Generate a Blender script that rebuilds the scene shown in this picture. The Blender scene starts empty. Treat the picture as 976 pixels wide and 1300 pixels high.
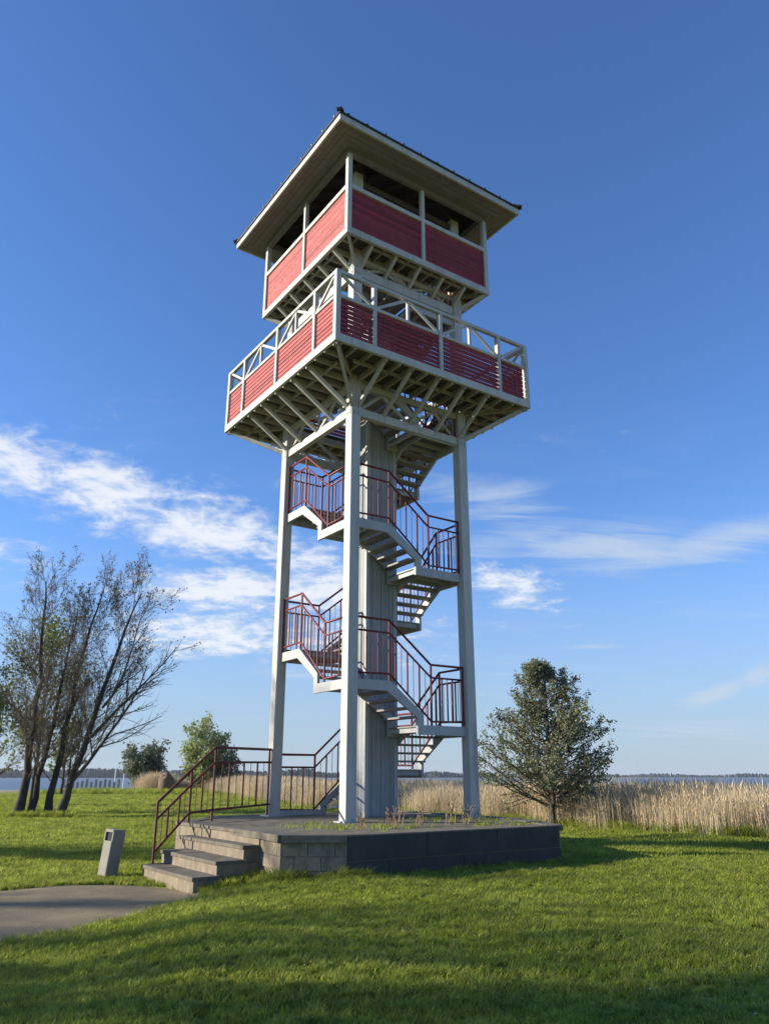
import bpy, math, random
import numpy as np
from mathutils import Vector, Matrix
random.seed(7); RNG = np.random.default_rng(11)
R = math.radians
sc = bpy.context.scene
COL = sc.collection

# ------------------------------------------------------------------ camera
cam_d = bpy.data.cameras.new('camera'); cam = bpy.data.objects.new('camera', cam_d); COL.objects.link(cam)
cam_d.sensor_fit = 'VERTICAL'; cam_d.sensor_height = 36; cam_d.sensor_width = 27
cam_d.lens = 36 * 980.85 / 1300; cam_d.clip_start = 0.05; cam_d.clip_end = 30000
cam.location = (0, 0, 1.40); cam.rotation_euler = (R(90) + 0.330, 0, 0)
sc.camera = cam

# ------------------------------------------------------------------ light
SUN_AZ, SUN_EL = R(180.5), R(18.0)
SUN = Vector((math.cos(SUN_AZ) * math.cos(SUN_EL), math.sin(SUN_AZ) * math.cos(SUN_EL), math.sin(SUN_EL)))
sd = bpy.data.lights.new('sun', 'SUN'); so = bpy.data.objects.new('sun', sd); COL.objects.link(so)
sd.energy = 5.0; sd.angle = R(0.55); sd.color = (1.0, 0.90, 0.76)
so.rotation_euler = (-SUN).to_track_quat('-Z', 'Y').to_euler(); so.location = (-40, -8, 30)

w = bpy.data.worlds.new('World'); sc.world = w; w.use_nodes = True
nt = w.node_tree; nt.nodes.clear()
N = nt.nodes.new; L = nt.links.new
def wm(op, a, b=None, c=None, clamp=False):
    n = N('ShaderNodeMath'); n.operation = op; n.use_clamp = clamp
    for i, v in enumerate((a, b, c)):
        if v is None: continue
        if isinstance(v, (int, float)): n.inputs[i].default_value = v
        else: L(v, n.inputs[i])
    return n.outputs[0]
sky = N('ShaderNodeTexSky'); sky.sky_type = 'NISHITA'; sky.sun_disc = False
sky.sun_rotation = R(90) - SUN_AZ
sky.altitude = 0; sky.air_density = 1.0; sky.dust_density = 0.0; sky.ozone_density = 6.0
sky.sun_elevation = SUN_EL
tc = N('ShaderNodeTexCoord'); sep = N('ShaderNodeSeparateXYZ'); L(tc.outputs['Generated'], sep.inputs[0])
dx, dy, dz = sep.outputs
az = wm('MULTIPLY', wm('ARCTAN2', dx, dy), 180 / math.pi)
el = wm('MULTIPLY', wm('ARCSINE', dz), 180 / math.pi)
# cloud layer: noise on a flat layer overhead, seen in perspective
den = wm('ADD', wm('MAXIMUM', dz, 0.0), 0.13)
comb = N('ShaderNodeCombineXYZ'); L(wm('DIVIDE', dx, den), comb.inputs[0]); L(wm('DIVIDE', dy, den), comb.inputs[1])
def cnoise(scale, detail, rough, dist, off, stretch=(1, 1, 1), rot=0):
    mp = N('ShaderNodeMapping'); mp.inputs['Location'].default_value = off; mp.inputs['Scale'].default_value = stretch
    mp.inputs['Rotation'].default_value = (0, 0, rot)
    L(comb.outputs[0], mp.inputs[0])
    n = N('ShaderNodeTexNoise'); n.inputs['Scale'].default_value = scale; n.inputs['Detail'].default_value = detail
    n.inputs['Roughness'].default_value = rough; n.inputs['Distortion'].default_value = dist
    L(mp.outputs[0], n.inputs['Vector']); return n.outputs[0]
n_puff = cnoise(9.0, 10, 0.66, 0.3, (3.1, 1.7, 0), (1.0, 0.9, 1), 0.3)
n_wisp = cnoise(2.6, 8, 0.66, 0.9, (0.4, 5.2, 0), (0.55, 1.9, 1), 0.12)
n_big = cnoise(0.9, 3, 0.5, 0.2, (8.3, 2.0, 0))
def blob(a0, e0, sa, se, tilt, amp):
    da = wm('SUBTRACT', az, a0); de = wm('SUBTRACT', wm('SUBTRACT', el, e0), wm('MULTIPLY', da, tilt))
    q = wm('ADD', wm('POWER', wm('DIVIDE', wm('ABSOLUTE', da), sa), 2.0), wm('POWER', wm('DIVIDE', wm('ABSOLUTE', de), se), 2.0))
    return wm('MULTIPLY', wm('POWER', 2.718, wm('MULTIPLY', q, -1.0)), amp)
puffs = [(-29, 20.6, 8, 2.7, -0.10, 1.0), (-21, 19.0, 8, 3.0, -0.12, 1.0), (-13.5, 17.2, 7, 2.8, -0.10, 1.0), (-7, 15.6, 5, 2.0, -0.10, 0.9), (-31, 14.6, 6, 2.2, 0, 0.85),
         (-12, 12.8, 7, 2.1, 0.03, 1.05), (-4, 13.2, 7, 2.4, 0.0, 1.05), (-12, 9.8, 8, 2.2, 0.02, 1.0), (-3, 9.6, 7, 2.0, 0, 0.9),
         (9.5, 13.2, 3.6, 2.2, -0.2, 0.92), (-48, 19, 12, 3.5, 0.05, 0.9), (-75, 16, 14, 3.5, 0.05, 0.8), (120, 14, 16, 3, 0.05, 0.9), (-150, 15, 20, 3, 0.05, 0.9), (70, 17, 14, 3, 0, .8)]
wisps = [(8.5, 19.7, 6, 1.8, -0.12, 1.0), (13, 17.0, 6, 1.4, -0.10, 0.8), (17.5, 15.6, 7, 1.9, -0.04, 1.4), (24, 15.3, 6, 1.3, 0.03, 1.45), (29, 16.0, 4, 1.1, .06, .8), (8, 16.0, 4, 1.2, 0, 0.75),
         (22.6, 5.2, 2.6, 0.7, 0.32, 1.6), (25.4, 6.3, 1.3, 0.85, 0.3, 1.5), (22, 2.9, 8, 1.1, 0.02, 0.85), (15, 8.7, 3.2, 0.3, 0, 0.9), (-7, 7.2, 5, 0.5, 0, 0.9),
         (8, 6.9, 2.6, 0.4, 0, 0.75), (45, 14, 12, 2.5, 0, 0.8), (90, 12, 18, 3, 0, 0.8), (170, 12, 20, 3, 0, 0.8), (-105, 9, 18, 3, 0, 0.8)]
def acc(lst):
    o = None
    for b in lst: o = blob(*b) if o is None else wm('MAXIMUM', o, blob(*b))
    return o
def band(x, lo, hi):
    n = N('ShaderNodeMapRange'); n.interpolation_type = 'SMOOTHSTEP'; n.inputs[1].default_value = lo; n.inputs[2].default_value = hi
    L(x, n.inputs[0]); return n.outputs[0]
cp = band(wm('ADD', wm('MULTIPLY', acc(puffs), 0.72), wm('MULTIPLY', wm('SUBTRACT', wm('ADD', wm('MULTIPLY', n_puff, 0.85), wm('MULTIPLY', n_wisp, 0.45)), 0.65), 1.9)), 0.16, 0.85)
cw = band(wm('ADD', wm('MULTIPLY', acc(wisps), 0.6), wm('MULTIPLY', wm('SUBTRACT', n_wisp, 0.5), 1.7)), 0.16, 0.95)
veil = wm('MULTIPLY', wm('MULTIPLY', band(n_wisp, 0.45, 0.8), band(el, 30, 10)), 0.18)
cl = wm('MAXIMUM', wm('MULTIPLY', cp, 0.9), wm('MAXIMUM', wm('MULTIPLY', cw, 0.78), veil))
cl = wm('MULTIPLY', cl, band(el, 29, 24))
low = wm('MULTIPLY', band(el, 19, -2.0), 0.85)      # pale moist air above the horizon, all the way round
hz0 = N('ShaderNodeMixRGB'); L(low, hz0.inputs[0]); tint = N('ShaderNodeMixRGB'); tint.blend_type = 'MULTIPLY'; tint.inputs[0].default_value = 1; tint.inputs[2].default_value = (.98, .985, 1.10, 1)
L(sky.outputs[0], tint.inputs[1]); L(tint.outputs[0], hz0.inputs[1]); hz0.inputs[2].default_value = (1.9, 2.38, 3.0, 1)
ccol = N('ShaderNodeMixRGB'); ccol.inputs[1].default_value = (2.7, 3.2, 3.9, 1); ccol.inputs[2].default_value = (4.3, 4.45, 4.7, 1)
L(cp, ccol.inputs[0])
mix = N('ShaderNodeMixRGB'); L(cl, mix.inputs[0]); L(hz0.outputs[0], mix.inputs[1]); L(ccol.outputs[0], mix.inputs[2])
bg = N('ShaderNodeBackground'); bg.inputs['Strength'].default_value = 0.118
L(mix.outputs[0], bg.inputs[0]); wo = N('ShaderNodeOutputWorld'); L(bg.outputs[0], wo.inputs[0])

vs = sc.view_settings; vs.view_transform = 'Standard'; vs.look = 'None'; vs.gamma = 1; vs.exposure = 0.85; vs.use_curve_mapping = False
sc.render.engine = 'CYCLES'; sc.cycles.use_denoising = True; sc.cycles.max_bounces = 6; sc.cycles.transparent_max_bounces = 6
sc.cycles.sample_clamp_indirect = 8

# ------------------------------------------------------------------ materials
def new_mat(name):
    m = bpy.data.materials.new(name); m.use_nodes = True
    t = m.node_tree; return m, t, t.nodes['Principled BSDF']
def mat(name, col, rough=0.75, var=0.12, scale=5.0, rnd=0.0, bump=0.0, bscale=None, metal=0.0, dirt=None, dscale=(3, 3, .6), dlo=.5, dhi=.75, damt=.6, transl=0.0, spec=0.3, fine=0.0):
    m, t, p = new_mat(name); n = t.nodes.new; l = t.links.new
    geo = n('ShaderNodeNewGeometry')
    nz = n('ShaderNodeTexNoise'); nz.inputs['Scale'].default_value = scale; nz.inputs['Detail'].default_value = 6; nz.inputs['Roughness'].default_value = .65
    l(geo.outputs['Position'], nz.inputs['Vector'])
    mr = n('ShaderNodeMapRange'); mr.inputs[1].default_value = .3; mr.inputs[2].default_value = .7; mr.inputs[3].default_value = 1 - var; mr.inputs[4].default_value = 1 + var
    l(nz.outputs[0], mr.inputs[0]); val = mr.outputs[0]
    if rnd:
        oi = n('ShaderNodeObjectInfo'); m2 = n('ShaderNodeMapRange'); m2.inputs[3].default_value = 1 - rnd; m2.inputs[4].default_value = 1 + rnd
        l(oi.outputs['Random'], m2.inputs[0]); mm = n('ShaderNodeMath'); mm.operation = 'MULTIPLY'; l(val, mm.inputs[0]); l(m2.outputs[0], mm.inputs[1]); val = mm.outputs[0]
    if fine:
        f = n('ShaderNodeTexNoise'); f.inputs['Scale'].default_value = 90; f.inputs['Detail'].default_value = 3; l(geo.outputs['Position'], f.inputs['Vector'])
        m3 = n('ShaderNodeMapRange'); m3.inputs[1].default_value = .3; m3.inputs[2].default_value = .7; m3.inputs[3].default_value = 1 - fine; m3.inputs[4].default_value = 1 + fine
        l(f.outputs[0], m3.inputs[0]); mm = n('ShaderNodeMath'); mm.operation = 'MULTIPLY'; l(val, mm.inputs[0]); l(m3.outputs[0], mm.inputs[1]); val = mm.outputs[0]
    hs = n('ShaderNodeVectorMath'); hs.operation = 'SCALE'; hs.inputs[0].default_value = col[:3]; l(val, hs.inputs['Scale'])
    c = hs.outputs[0]
    if dirt:
        mp = n('ShaderNodeMapping'); mp.inputs['Scale'].default_value = dscale; l(geo.outputs['Position'], mp.inputs[0])
        d = n('ShaderNodeTexNoise'); d.inputs['Scale'].default_value = 1.6; d.inputs['Detail'].default_value = 7; d.inputs['Roughness'].default_value = .7; l(mp.outputs[0], d.inputs['Vector'])
        dm = n('ShaderNodeMapRange'); dm.inputs[1].default_value = dlo; dm.inputs[2].default_value = dhi; dm.inputs[4].default_value = damt; l(d.outputs[0], dm.inputs[0])
        mx = n('ShaderNodeMixRGB'); l(dm.outputs[0], mx.inputs[0]); l(c, mx.inputs[1]); mx.inputs[2].default_value = (*dirt, 1); c = mx.outputs[0]
    l(c, p.inputs['Base Color']); p.inputs['Roughness'].default_value = rough; p.inputs['Metallic'].default_value = metal
    p.inputs['Specular IOR Level'].default_value = spec
    if bump:
        b = n('ShaderNodeBump'); b.inputs['Strength'].default_value = bump; b.inputs['Distance'].default_value = .02
        bn = n('ShaderNodeTexNoise'); bn.inputs['Scale'].default_value = bscale or scale * 4; bn.inputs['Detail'].default_value = 5
        l(geo.outputs['Position'], bn.inputs['Vector']); l(bn.outputs[0], b.inputs['Height']); l(b.outputs[0], p.inputs['Normal'])
    if transl:
        tr = n('ShaderNodeBsdfTranslucent'); l(c, tr.inputs[0]); ms = n('ShaderNodeMixShader'); ms.inputs[0].default_value = transl
        out = t.nodes['Material Output']; l(p.outputs[0], ms.inputs[1]); l(tr.outputs[0], ms.inputs[2]); l(ms.outputs[0], out.inputs[0])
    return m
M = {}
M['white'] = mat('white_paint', (.42, .425, .40), .55, .07, 2.5, rnd=.05, bump=.08, bscale=30, dirt=(.20, .18, .14), dscale=(4, 4, .35), dlo=.50, dhi=.76, damt=.65)
M['steel'] = mat('grey_painted_steel', (.36, .375, .37), .5, .08, 4, rnd=.04, dirt=(.25, .22, .18), damt=.5)
M['clad'] = mat('column_cladding', (.25, .27, .275), .6, .10, 3, rnd=.08, dirt=(.16, .16, .15), dscale=(4, 4, .25), damt=.5)
M['red'] = mat('red_boards', (.20, .028, .036), .7, .2, 6, rnd=.24, bump=.12, bscale=40)
M['red_lit_worn'] = mat('sunlit_worn_red_boards', (.35, .078, .076), .75, .2, 6, rnd=.22, bump=.15, bscale=40, dirt=(.46, .23, .20), dscale=(5, 5, 16), dlo=.45, dhi=.75, damt=.6)  # sunlit-side copy of the boards: bright sun painted in as pink, plus worn streaks
M['slat'] = mat('red_slats', (.20, .028, .036), .7, .2, 6, rnd=.22, bump=.1, bscale=40)
M['slat_lit_worn'] = mat('sunlit_worn_red_slats', (.35, .078, .076), .75, .2, 6, rnd=.20, bump=.1, bscale=40, dirt=(.44, .20, .18), dscale=(5, 5, 16), dlo=.5, dhi=.8, damt=.5)  # slats lightened on the sunlit side to look lit, with some pale wear
M['rail'] = mat('red_rail_paint', (.15, .020, .025), .45, .12, 8, rnd=.05, dirt=(.12, .05, .035), dscale=(6, 6, 6), damt=.6)
M['rust'] = mat('rusty_rail_paint', (.12, .026, .022), .6, .2, 10, dirt=(.10, .045, .03), dscale=(6, 6, 6), damt=.8)
M['wood'] = mat('grey_wood', (.085, .078, .066), .85, .2, 4, rnd=.15, bump=.1, dirt=(.05, .047, .042), damt=.6)
M['soffit'] = mat('soffit_boards', (.19, .175, .18), .75, .12, 4, rnd=.10, dirt=(.08, .074, .068), damt=.5)
M['ceil'] = mat('dark_ceiling_wood', (.075, .065, .054), .85, .2, 4, rnd=.15)
M['roof'] = mat('dark_roof_sheet', (.028, .028, .03), .5, .2, 6)
M['grate'] = mat('galvanised_grating', (.20, .21, .21), .5, .1, 8, metal=.3)
M['joist'] = mat('pale_weathered_joist', (.27, .25, .21), .8, .15, 4, rnd=.15, dirt=(.14, .13, .11), damt=.5)
M['tread'] = mat('tread_steel', (.24, .23, .22), .6, .15, 6, rnd=.1, dirt=(.16, .09, .06), damt=.5)
M['block'] = mat('concrete_block', (.245, .205, .145), .9, .16, 7, rnd=.10, bump=.35, bscale=45, dirt=(.115, .10, .072), dscale=(4, 4, 2), dlo=.40, dhi=.68, damt=.8, fine=.12)
M['mortar'] = mat('mortar', (.20, .17, .12), .95, .15, 9, bump=.3, bscale=60)
M['slab'] = mat('concrete_cap', (.165, .145, .112), .9, .2, 5, rnd=.08, bump=.4, bscale=50, dirt=(.085, .078, .058), dscale=(3, 3, 3), dlo=.40, dhi=.66, damt=.8, fine=.15)
M['pave'] = mat('platform_top', (.20, .165, .115), .95, .25, 4, bump=.5, bscale=35, dirt=(.075, .08, .045), dscale=(2, 2, 2), dlo=.42, dhi=.62, damt=.8, fine=.2)
M['wallslab'] = mat('shade_darkened_slab', (.066, .061, .055), .92, .2, 3, rnd=.08, bump=.3, bscale=40, dirt=(.04, .04, .038), dlo=.45, dhi=.75, damt=.6)  # concrete darkened so that the colour carries the shade of this wall
M['bin'] = mat('galvanised_bin', (.21, .205, .165), .6, .12, 6, bump=.1, dirt=(.17, .155, .11), dscale=(4, 4, 2), dlo=.4, dhi=.7, damt=.5)
M['dark'] = mat('cavity_shade', (.02, .02, .022), .8, .1)
M['bark'] = mat('dark_bark', (.055, .046, .040), .95, .25, 9, bump=.6, bscale=25, dirt=(.17, .16, .12), dscale=(4, 4, 2), dlo=.55, dhi=.8, damt=.5)
M['twig'] = mat('twig_bark', (.115, .094, .078), .9, .2, 4)
M['leaf_dark'] = mat('alder_leaf', (.185, .205, .115), .55, .35, 1.2, transl=.30, spec=.4)
M['leaf_spring'] = mat('spring_leaf', (.20, .23, .06), .6, .3, 1.4, transl=.42)
M['leaf_bud'] = mat('bud_leaf', (.16, .155, .065), .7, .4, 1.2, transl=.35)
M['leaf_willow'] = mat('willow_leaf', (.30, .35, .13), .6, .25, .7, transl=.4)
M['leaf_bush'] = mat('bush_leaf', (.16, .18, .11), .6, .3, .7, transl=.3)
M['dryreed'] = mat('dry_reed', (.55, .45, .29), .8, .2, .35, rnd=.18, transl=.25)
M['pier'] = mat('weathered_pier', (.30, .29, .27), .9, .2, 3)
M['stump'] = mat('weathered_stump', (.17, .125, .08), .95, .3, 3, bump=.6, bscale=8)
M['swan'] = mat('swan_white', (.80, .79, .75), .7, .04, 5)
M['beak'] = mat('orange_beak', (.6, .22, .04), .6, .05)
M['forest'] = mat('far_forest', (.028, .040, .030), .95, .25, .02)
M['shore'] = mat('far_shore_reeds', (.34, .29, .18), .95, .15, .01)
M['stem'] = mat('dry_weed_stem', (.30, .20, .13), .85, .2, 8, transl=.15)
M['petal_y'] = mat('yellow_petal', (.75, .50, .03), .7, .05)
M['petal_w'] = mat('white_petal', (.78, .78, .74), .7, .03)

def grass_mat(name, c1, c2, c3):
    m, t, p = new_mat(name); n = t.nodes.new; l = t.links.new
    geo = n('ShaderNodeNewGeometry'); oi = n('ShaderNodeObjectInfo')
    nz = n('ShaderNodeTexNoise'); nz.inputs['Scale'].default_value = .55; nz.inputs['Detail'].default_value = 5; l(geo.outputs['Position'], nz.inputs['Vector'])
    r = n('ShaderNodeMapRange'); r.inputs[1].default_value = .35; r.inputs[2].default_value = .68; l(nz.outputs[0], r.inputs[0])
    mx = n('ShaderNodeMixRGB'); mx.inputs[1].default_value = (*c1, 1); mx.inputs[2].default_value = (*c2, 1); l(r.outputs[0], mx.inputs[0])
    for sc_, lo_, hi_, cc, am in ((1.7, .56, .72, (.40, .36, .12), .4), (.9, .58, .72, (.15, .23, .035), .7)):
        nq = n('ShaderNodeTexNoise'); nq.inputs['Scale'].default_value = sc_; nq.inputs['Detail'].default_value = 6; nq.inputs['Roughness'].default_value = .65; off = n('ShaderNodeVectorMath'); off.inputs[1].default_value = (sc_ * 31, 7, 0); l(geo.outputs['Position'], off.inputs[0]); l(off.outputs[0], nq.inputs['Vector'])
        rq = n('ShaderNodeMapRange'); rq.inputs[1].default_value = lo_; rq.inputs[2].default_value = hi_; rq.inputs[4].default_value = am; l(nq.outputs[0], rq.inputs[0]); mq = n('ShaderNodeMixRGB'); l(rq.outputs[0], mq.inputs[0]); l(mx.outputs[0], mq.inputs[1]); mq.inputs[2].default_value = (*cc, 1); mx = mq
    rr = n('ShaderNodeMapRange'); rr.inputs[1].default_value = .55; rr.inputs[2].default_value = 1; rr.inputs[4].default_value = .75; l(oi.outputs['Random'], rr.inputs[0])
    m2 = n('ShaderNodeMixRGB'); m2.inputs[2].default_value = (*c3, 1); l(mx.outputs[0], m2.inputs[1]); l(rr.outputs[0], m2.inputs[0])
    r3 = n('ShaderNodeMath'); r3.operation = 'MULTIPLY'; r3.inputs[1].default_value = 7.31; l(oi.outputs['Random'], r3.inputs[0]); r4 = n('ShaderNodeMath'); r4.operation = 'FRACT'; l(r3.outputs[0], r4.inputs[0])
    r5 = n('ShaderNodeMapRange'); r5.inputs[3].default_value = .55; r5.inputs[4].default_value = 1.3; l(r4.outputs[0], r5.inputs[0]); sc2 = n('ShaderNodeVectorMath'); sc2.operation = 'SCALE'; l(m2.outputs[0], sc2.inputs[0]); l(r5.outputs[0], sc2.inputs['Scale']); m2 = sc2
    l(m2.outputs[0], p.inputs['Base Color']); p.inputs['Roughness'].default_value = .55; p.inputs['Specular IOR Level'].default_value = .25
    tr = n('ShaderNodeBsdfTranslucent'); l(m2.outputs[0], tr.inputs[0]); ms = n('ShaderNodeMixShader'); ms.inputs[0].default_value = .55
    l(p.outputs[0], ms.inputs[1]); l(tr.outputs[0], ms.inputs[2]); l(ms.outputs[0], t.nodes['Material Output'].inputs[0])
    return m
M['grass'] = grass_mat('lawn_grass', (.290, .355, .042), (.360, .415, .066), (.430, .440, .102))

# lawn soil / sand ground
m, t, p = new_mat('lawn_ground'); n = t.nodes.new; l = t.links.new
geo = n('ShaderNodeNewGeometry'); at = n('ShaderNodeAttribute'); at.attribute_name = 'sand'
n1 = n('ShaderNodeTexNoise'); n1.inputs['Scale'].default_value = .5; n1.inputs['Detail'].default_value = 8; n1.inputs['Roughness'].default_value = .7; l(geo.outputs['Position'], n1.inputs['Vector'])
cr = n('ShaderNodeValToRGB'); cr.color_ramp.elements[0].position = .3; cr.color_ramp.elements[0].color = (.19, .205, .045, 1); cr.color_ramp.elements[1].position = .72; cr.color_ramp.elements[1].color = (.34, .34, .078, 1)
l(n1.outputs[0], cr.inputs[0])
mx = n('ShaderNodeMixRGB'); l(at.outputs['Fac'], mx.inputs[0]); l(cr.outputs[0], mx.inputs[1]); mx.inputs[2].default_value = (.36, .31, .24, 1)
l(mx.outputs[0], p.inputs['Base Color']); p.inputs['Roughness'].default_value = .95; p.inputs['Specular IOR Level'].default_value = .05
b = n('ShaderNodeBump'); b.inputs['Strength'].default_value = .6; b.inputs['Distance'].default_value = .05; n2 = n('ShaderNodeTexNoise'); n2.inputs['Scale'].default_value = 14; n2.inputs['Detail'].default_value = 6
l(geo.outputs['Position'], n2.inputs['Vector']); l(n2.outputs[0], b.inputs['Height']); l(b.outputs[0], p.inputs['Normal']); M['ground'] = m
# asphalt path with grit
M['path'] = mat('gritty_asphalt_path', (.24, .19, .11), .92, .2, 2.5, bump=.6, bscale=70, dirt=(.14, .11, .068), dscale=(1, 1, 1), dlo=.4, dhi=.7, damt=.7, fine=.35)
# lake water
m, t, p = new_mat('lake_water'); n = t.nodes.new; l = t.links.new
p.inputs['Base Color'].default_value = (.06, .07, .08, 1); p.inputs['Roughness'].default_value = .3; p.inputs['IOR'].default_value = 1.33
geo = n('ShaderNodeNewGeometry'); mp = n('ShaderNodeMapping'); mp.inputs['Scale'].default_value = (.5, 1.1, 1); l(geo.outputs['Position'], mp.inputs[0])
n2 = n('ShaderNodeTexNoise'); n2.inputs['Scale'].default_value = .8; n2.inputs['Detail'].default_value = 6; l(mp.outputs[0], n2.inputs['Vector'])
b = n('ShaderNodeBump'); b.inputs['Strength'].default_value = .8; b.inputs['Distance'].default_value = .35; l(n2.outputs[0], b.inputs['Height']); l(b.outputs[0], p.inputs['Normal']); M['water'] = m

# ------------------------------------------------------------------ mesh helpers
CUBE_V = [(x, y, z) for x in (-.5, .5) for y in (-.5, .5) for z in (-.5, .5)]
CUBE_F = [(0, 1, 3, 2), (4, 6, 7, 5), (0, 4, 5, 1), (2, 3, 7, 6), (0, 2, 6, 4), (1, 5, 7, 3)]
def mk_mesh(name, v, f, m, smooth=False):
    me = bpy.data.meshes.new(name); me.from_pydata([tuple(q) for q in v], [], f); me.materials.append(m)
    if smooth: me.polygons.foreach_set('use_smooth', [True] * len(me.polygons))
    me.update(); return me
UNIT = {}
def unit_box(m):
    if m not in UNIT:
        # a box with slightly eased edges so that every piece catches a little light
        UNIT[m] = mk_mesh('piece_' + m, CUBE_V, CUBE_F, M[m])
    return UNIT[m]
def unit_rod(m):
    k = ('rod', m)
    if k not in UNIT:
        v = []; f = []
        for z in (-.5, .5):
            for i in range(8): a = i * math.pi / 4; v.append((.5 * math.cos(a), .5 * math.sin(a), z))
        for i in range(8): f.append((i, (i + 1) % 8, 8 + (i + 1) % 8, 8 + i))
        f += [tuple(range(7, -1, -1)), tuple(range(8, 16))]
        UNIT[k] = mk_mesh('rod_' + m, v, f, M[m])
    return UNIT[k]
def link(name, data, parent=None, mtx=None):
    o = bpy.data.objects.new(name, data); COL.objects.link(o)
    if parent is not None: o.parent = parent
    if mtx is not None: o.matrix_basis = mtx
    return o
def tag(o, label=None, cat=None, group=None, kind=None):
    if label: o['label'] = label
    if cat: o['category'] = cat
    if group: o['group'] = group
    if kind: o['kind'] = kind
    return o
def frame(a, b, up=None):
    a = Vector(a); b = Vector(b); x = b - a; ln = x.length; x = x / ln
    up = Vector(up) if up else Vector((0, 0, 1))
    if abs(x.dot(up)) > .98: up = Vector((0, 1, 0))
    y = up.cross(x).normalized(); z = x.cross(y); return a, b, x, y, z, ln
def beam(name, parent, a, b, wd, ht, m, up=None):
    a, b, x, y, z, ln = frame(a, b, up)
    mt = Matrix((x * ln, y * wd, z * ht)).transposed().to_4x4(); mt.translation = (a + b) / 2
    return link(name, unit_box(m), parent, mt)
def box(name, parent, lo, hi, m):
    lo = Vector(lo); hi = Vector(hi); s = hi - lo
    mt = Matrix.Diagonal((s.x, s.y, s.z, 1)); mt.translation = (lo + hi) / 2
    return link(name, unit_box(m), parent, mt)
def rod(name, parent, a, b, d, m):
    a, b, x, y, z, ln = frame(a, b)
    mt = Matrix((y * d, z * d, x * ln)).transposed().to_4x4(); mt.translation = (a + b) / 2
    return link(name, unit_rod(m), parent, mt)
class MB:
    def __init__(s): s.v = []; s.f = []
    def add(s, v, f):
        o = len(s.v); s.v += [tuple(q) for q in v]; s.f += [tuple(i + o for i in q) for q in f]
    def box(s, lo, hi):
        s.add([((lo[0], hi[0])[i > 0], (lo[1], hi[1])[j > 0], (lo[2], hi[2])[k > 0]) for i, j, k in CUBE_V], CUBE_F)
    def beam(s, a, b, wd, ht, up=None):
        a, b, x, y, z, ln = frame(a, b, up); c = (a + b) / 2
        s.add([c + x * (ln * q[0]) + y * (wd * q[1]) + z * (ht * q[2]) for q in CUBE_V], CUBE_F)
    def tube(s, pts, r, n=8):
        pts = [Vector(q) for q in pts]; rr = r if isinstance(r, (list, tuple)) else [r] * len(pts); rings = []
        for i, q in enumerate(pts):
            d = (pts[min(i + 1, len(pts) - 1)] - pts[max(i - 1, 0)]).normalized()
            u = Vector((0, 0, 1)) if abs(d.z) < .9 else Vector((1, 0, 0))
            a = d.cross(u).normalized(); b = d.cross(a)
            rings.append([q + (a * math.cos(2 * math.pi * k / n) + b * math.sin(2 * math.pi * k / n)) * rr[i] for k in range(n)])
        v = [q for g in rings for q in g]; f = []
        for i in range(len(pts) - 1):
            for k in range(n): f.append((i * n + k, i * n + (k + 1) % n, (i + 1) * n + (k + 1) % n, (i + 1) * n + k))
        f += [tuple(range(n - 1, -1, -1)), tuple((len(pts) - 1) * n + k for k in range(n))]
        s.add(v, f)
    def prism(s, poly, fn, t0, t1):
        n = len(poly); s.add([fn(a, b, t0) for a, b in poly] + [fn(a, b, t1) for a, b in poly],
                             [tuple(range(n - 1, -1, -1)), tuple(range(n, 2 * n))] + [(i, (i + 1) % n, n + (i + 1) % n, n + i) for i in range(n)])
    def build(s, name, m, parent=None, smooth=False):
        return link(name, mk_mesh(name, s.v, s.f, M[m], smooth), parent)

# ------------------------------------------------------------------ terrain
EDGE = np.array([(60, -40), (26, 4), (14, 15.6), (9.4, 20.2), (5.4, 24.4), (2.6, 29), (-3, 43), (-10, 61), (-18, 84), (-40, 97), (-80, 108), (-300, 150), (-4000, 600)], float)
def shore_dist(x, y):
    P = np.stack([np.asarray(x, float), np.asarray(y, float)], -1); best = np.full(P.shape[:-1], 1e9); sg = np.zeros(P.shape[:-1])
    for a, b in zip(EDGE[:-1], EDGE[1:]):
        d = b - a; t = np.clip(((P - a) @ d) / (d @ d), 0, 1); q = a + t[..., None] * d; r = P - q; ds = np.hypot(r[..., 0], r[..., 1])
        s = np.sign(-(d[1] * (P[..., 0] - a[0]) - d[0] * (P[..., 1] - a[1]))) * -1
        m_ = ds < best; best = np.where(m_, ds, best); sg = np.where(m_, s, sg)
    return best * sg
def sstep(x): x = np.clip(x, 0, 1); return x * x * (3 - 2 * x)
def ground_z(x, y):
    x = np.asarray(x, float); y = np.asarray(y, float)
    d = shore_dist(x, y)
    z = -.19 * sstep((-1.3 - x) / 1.9) * sstep((60 - y) / 20 + .5)
    near = np.exp(-((x) ** 2 + (y - 14) ** 2) / 900)
    z = z + near * (.035 * np.sin(x * .9 + 1.1) * np.cos(y * .6) + .02 * np.sin(x * 1.9 + y * 1.3))
    left = sstep((-12 - x) / 12)
    slope = .022 * (1 - left) + .055 * left
    z = z - np.clip(d, 0, None) * slope - .10 * left * sstep((y - 40) / 50)
    return np.maximum(z, -2.2)
def gz(x, y): return float(ground_z(np.array([x]), np.array([y]))[0])
def sinhspace(lo, hi, c, a, n):
    s0 = math.asinh((lo - c) / a); s1 = math.asinh((hi - c) / a); return c + a * np.sinh(np.linspace(s0, s1, n))
gx = sinhspace(-4000, 4000, 0, 9, 231); gy = sinhspace(-1200, 4000, 14, 10, 241)
X, Y = np.meshgrid(gx, gy); Z = ground_z(X, Y); D = shore_dist(X, Y)
gv = np.stack([X, Y, Z], -1).reshape(-1, 3); nx = len(gx); ny = len(gy)
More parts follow.
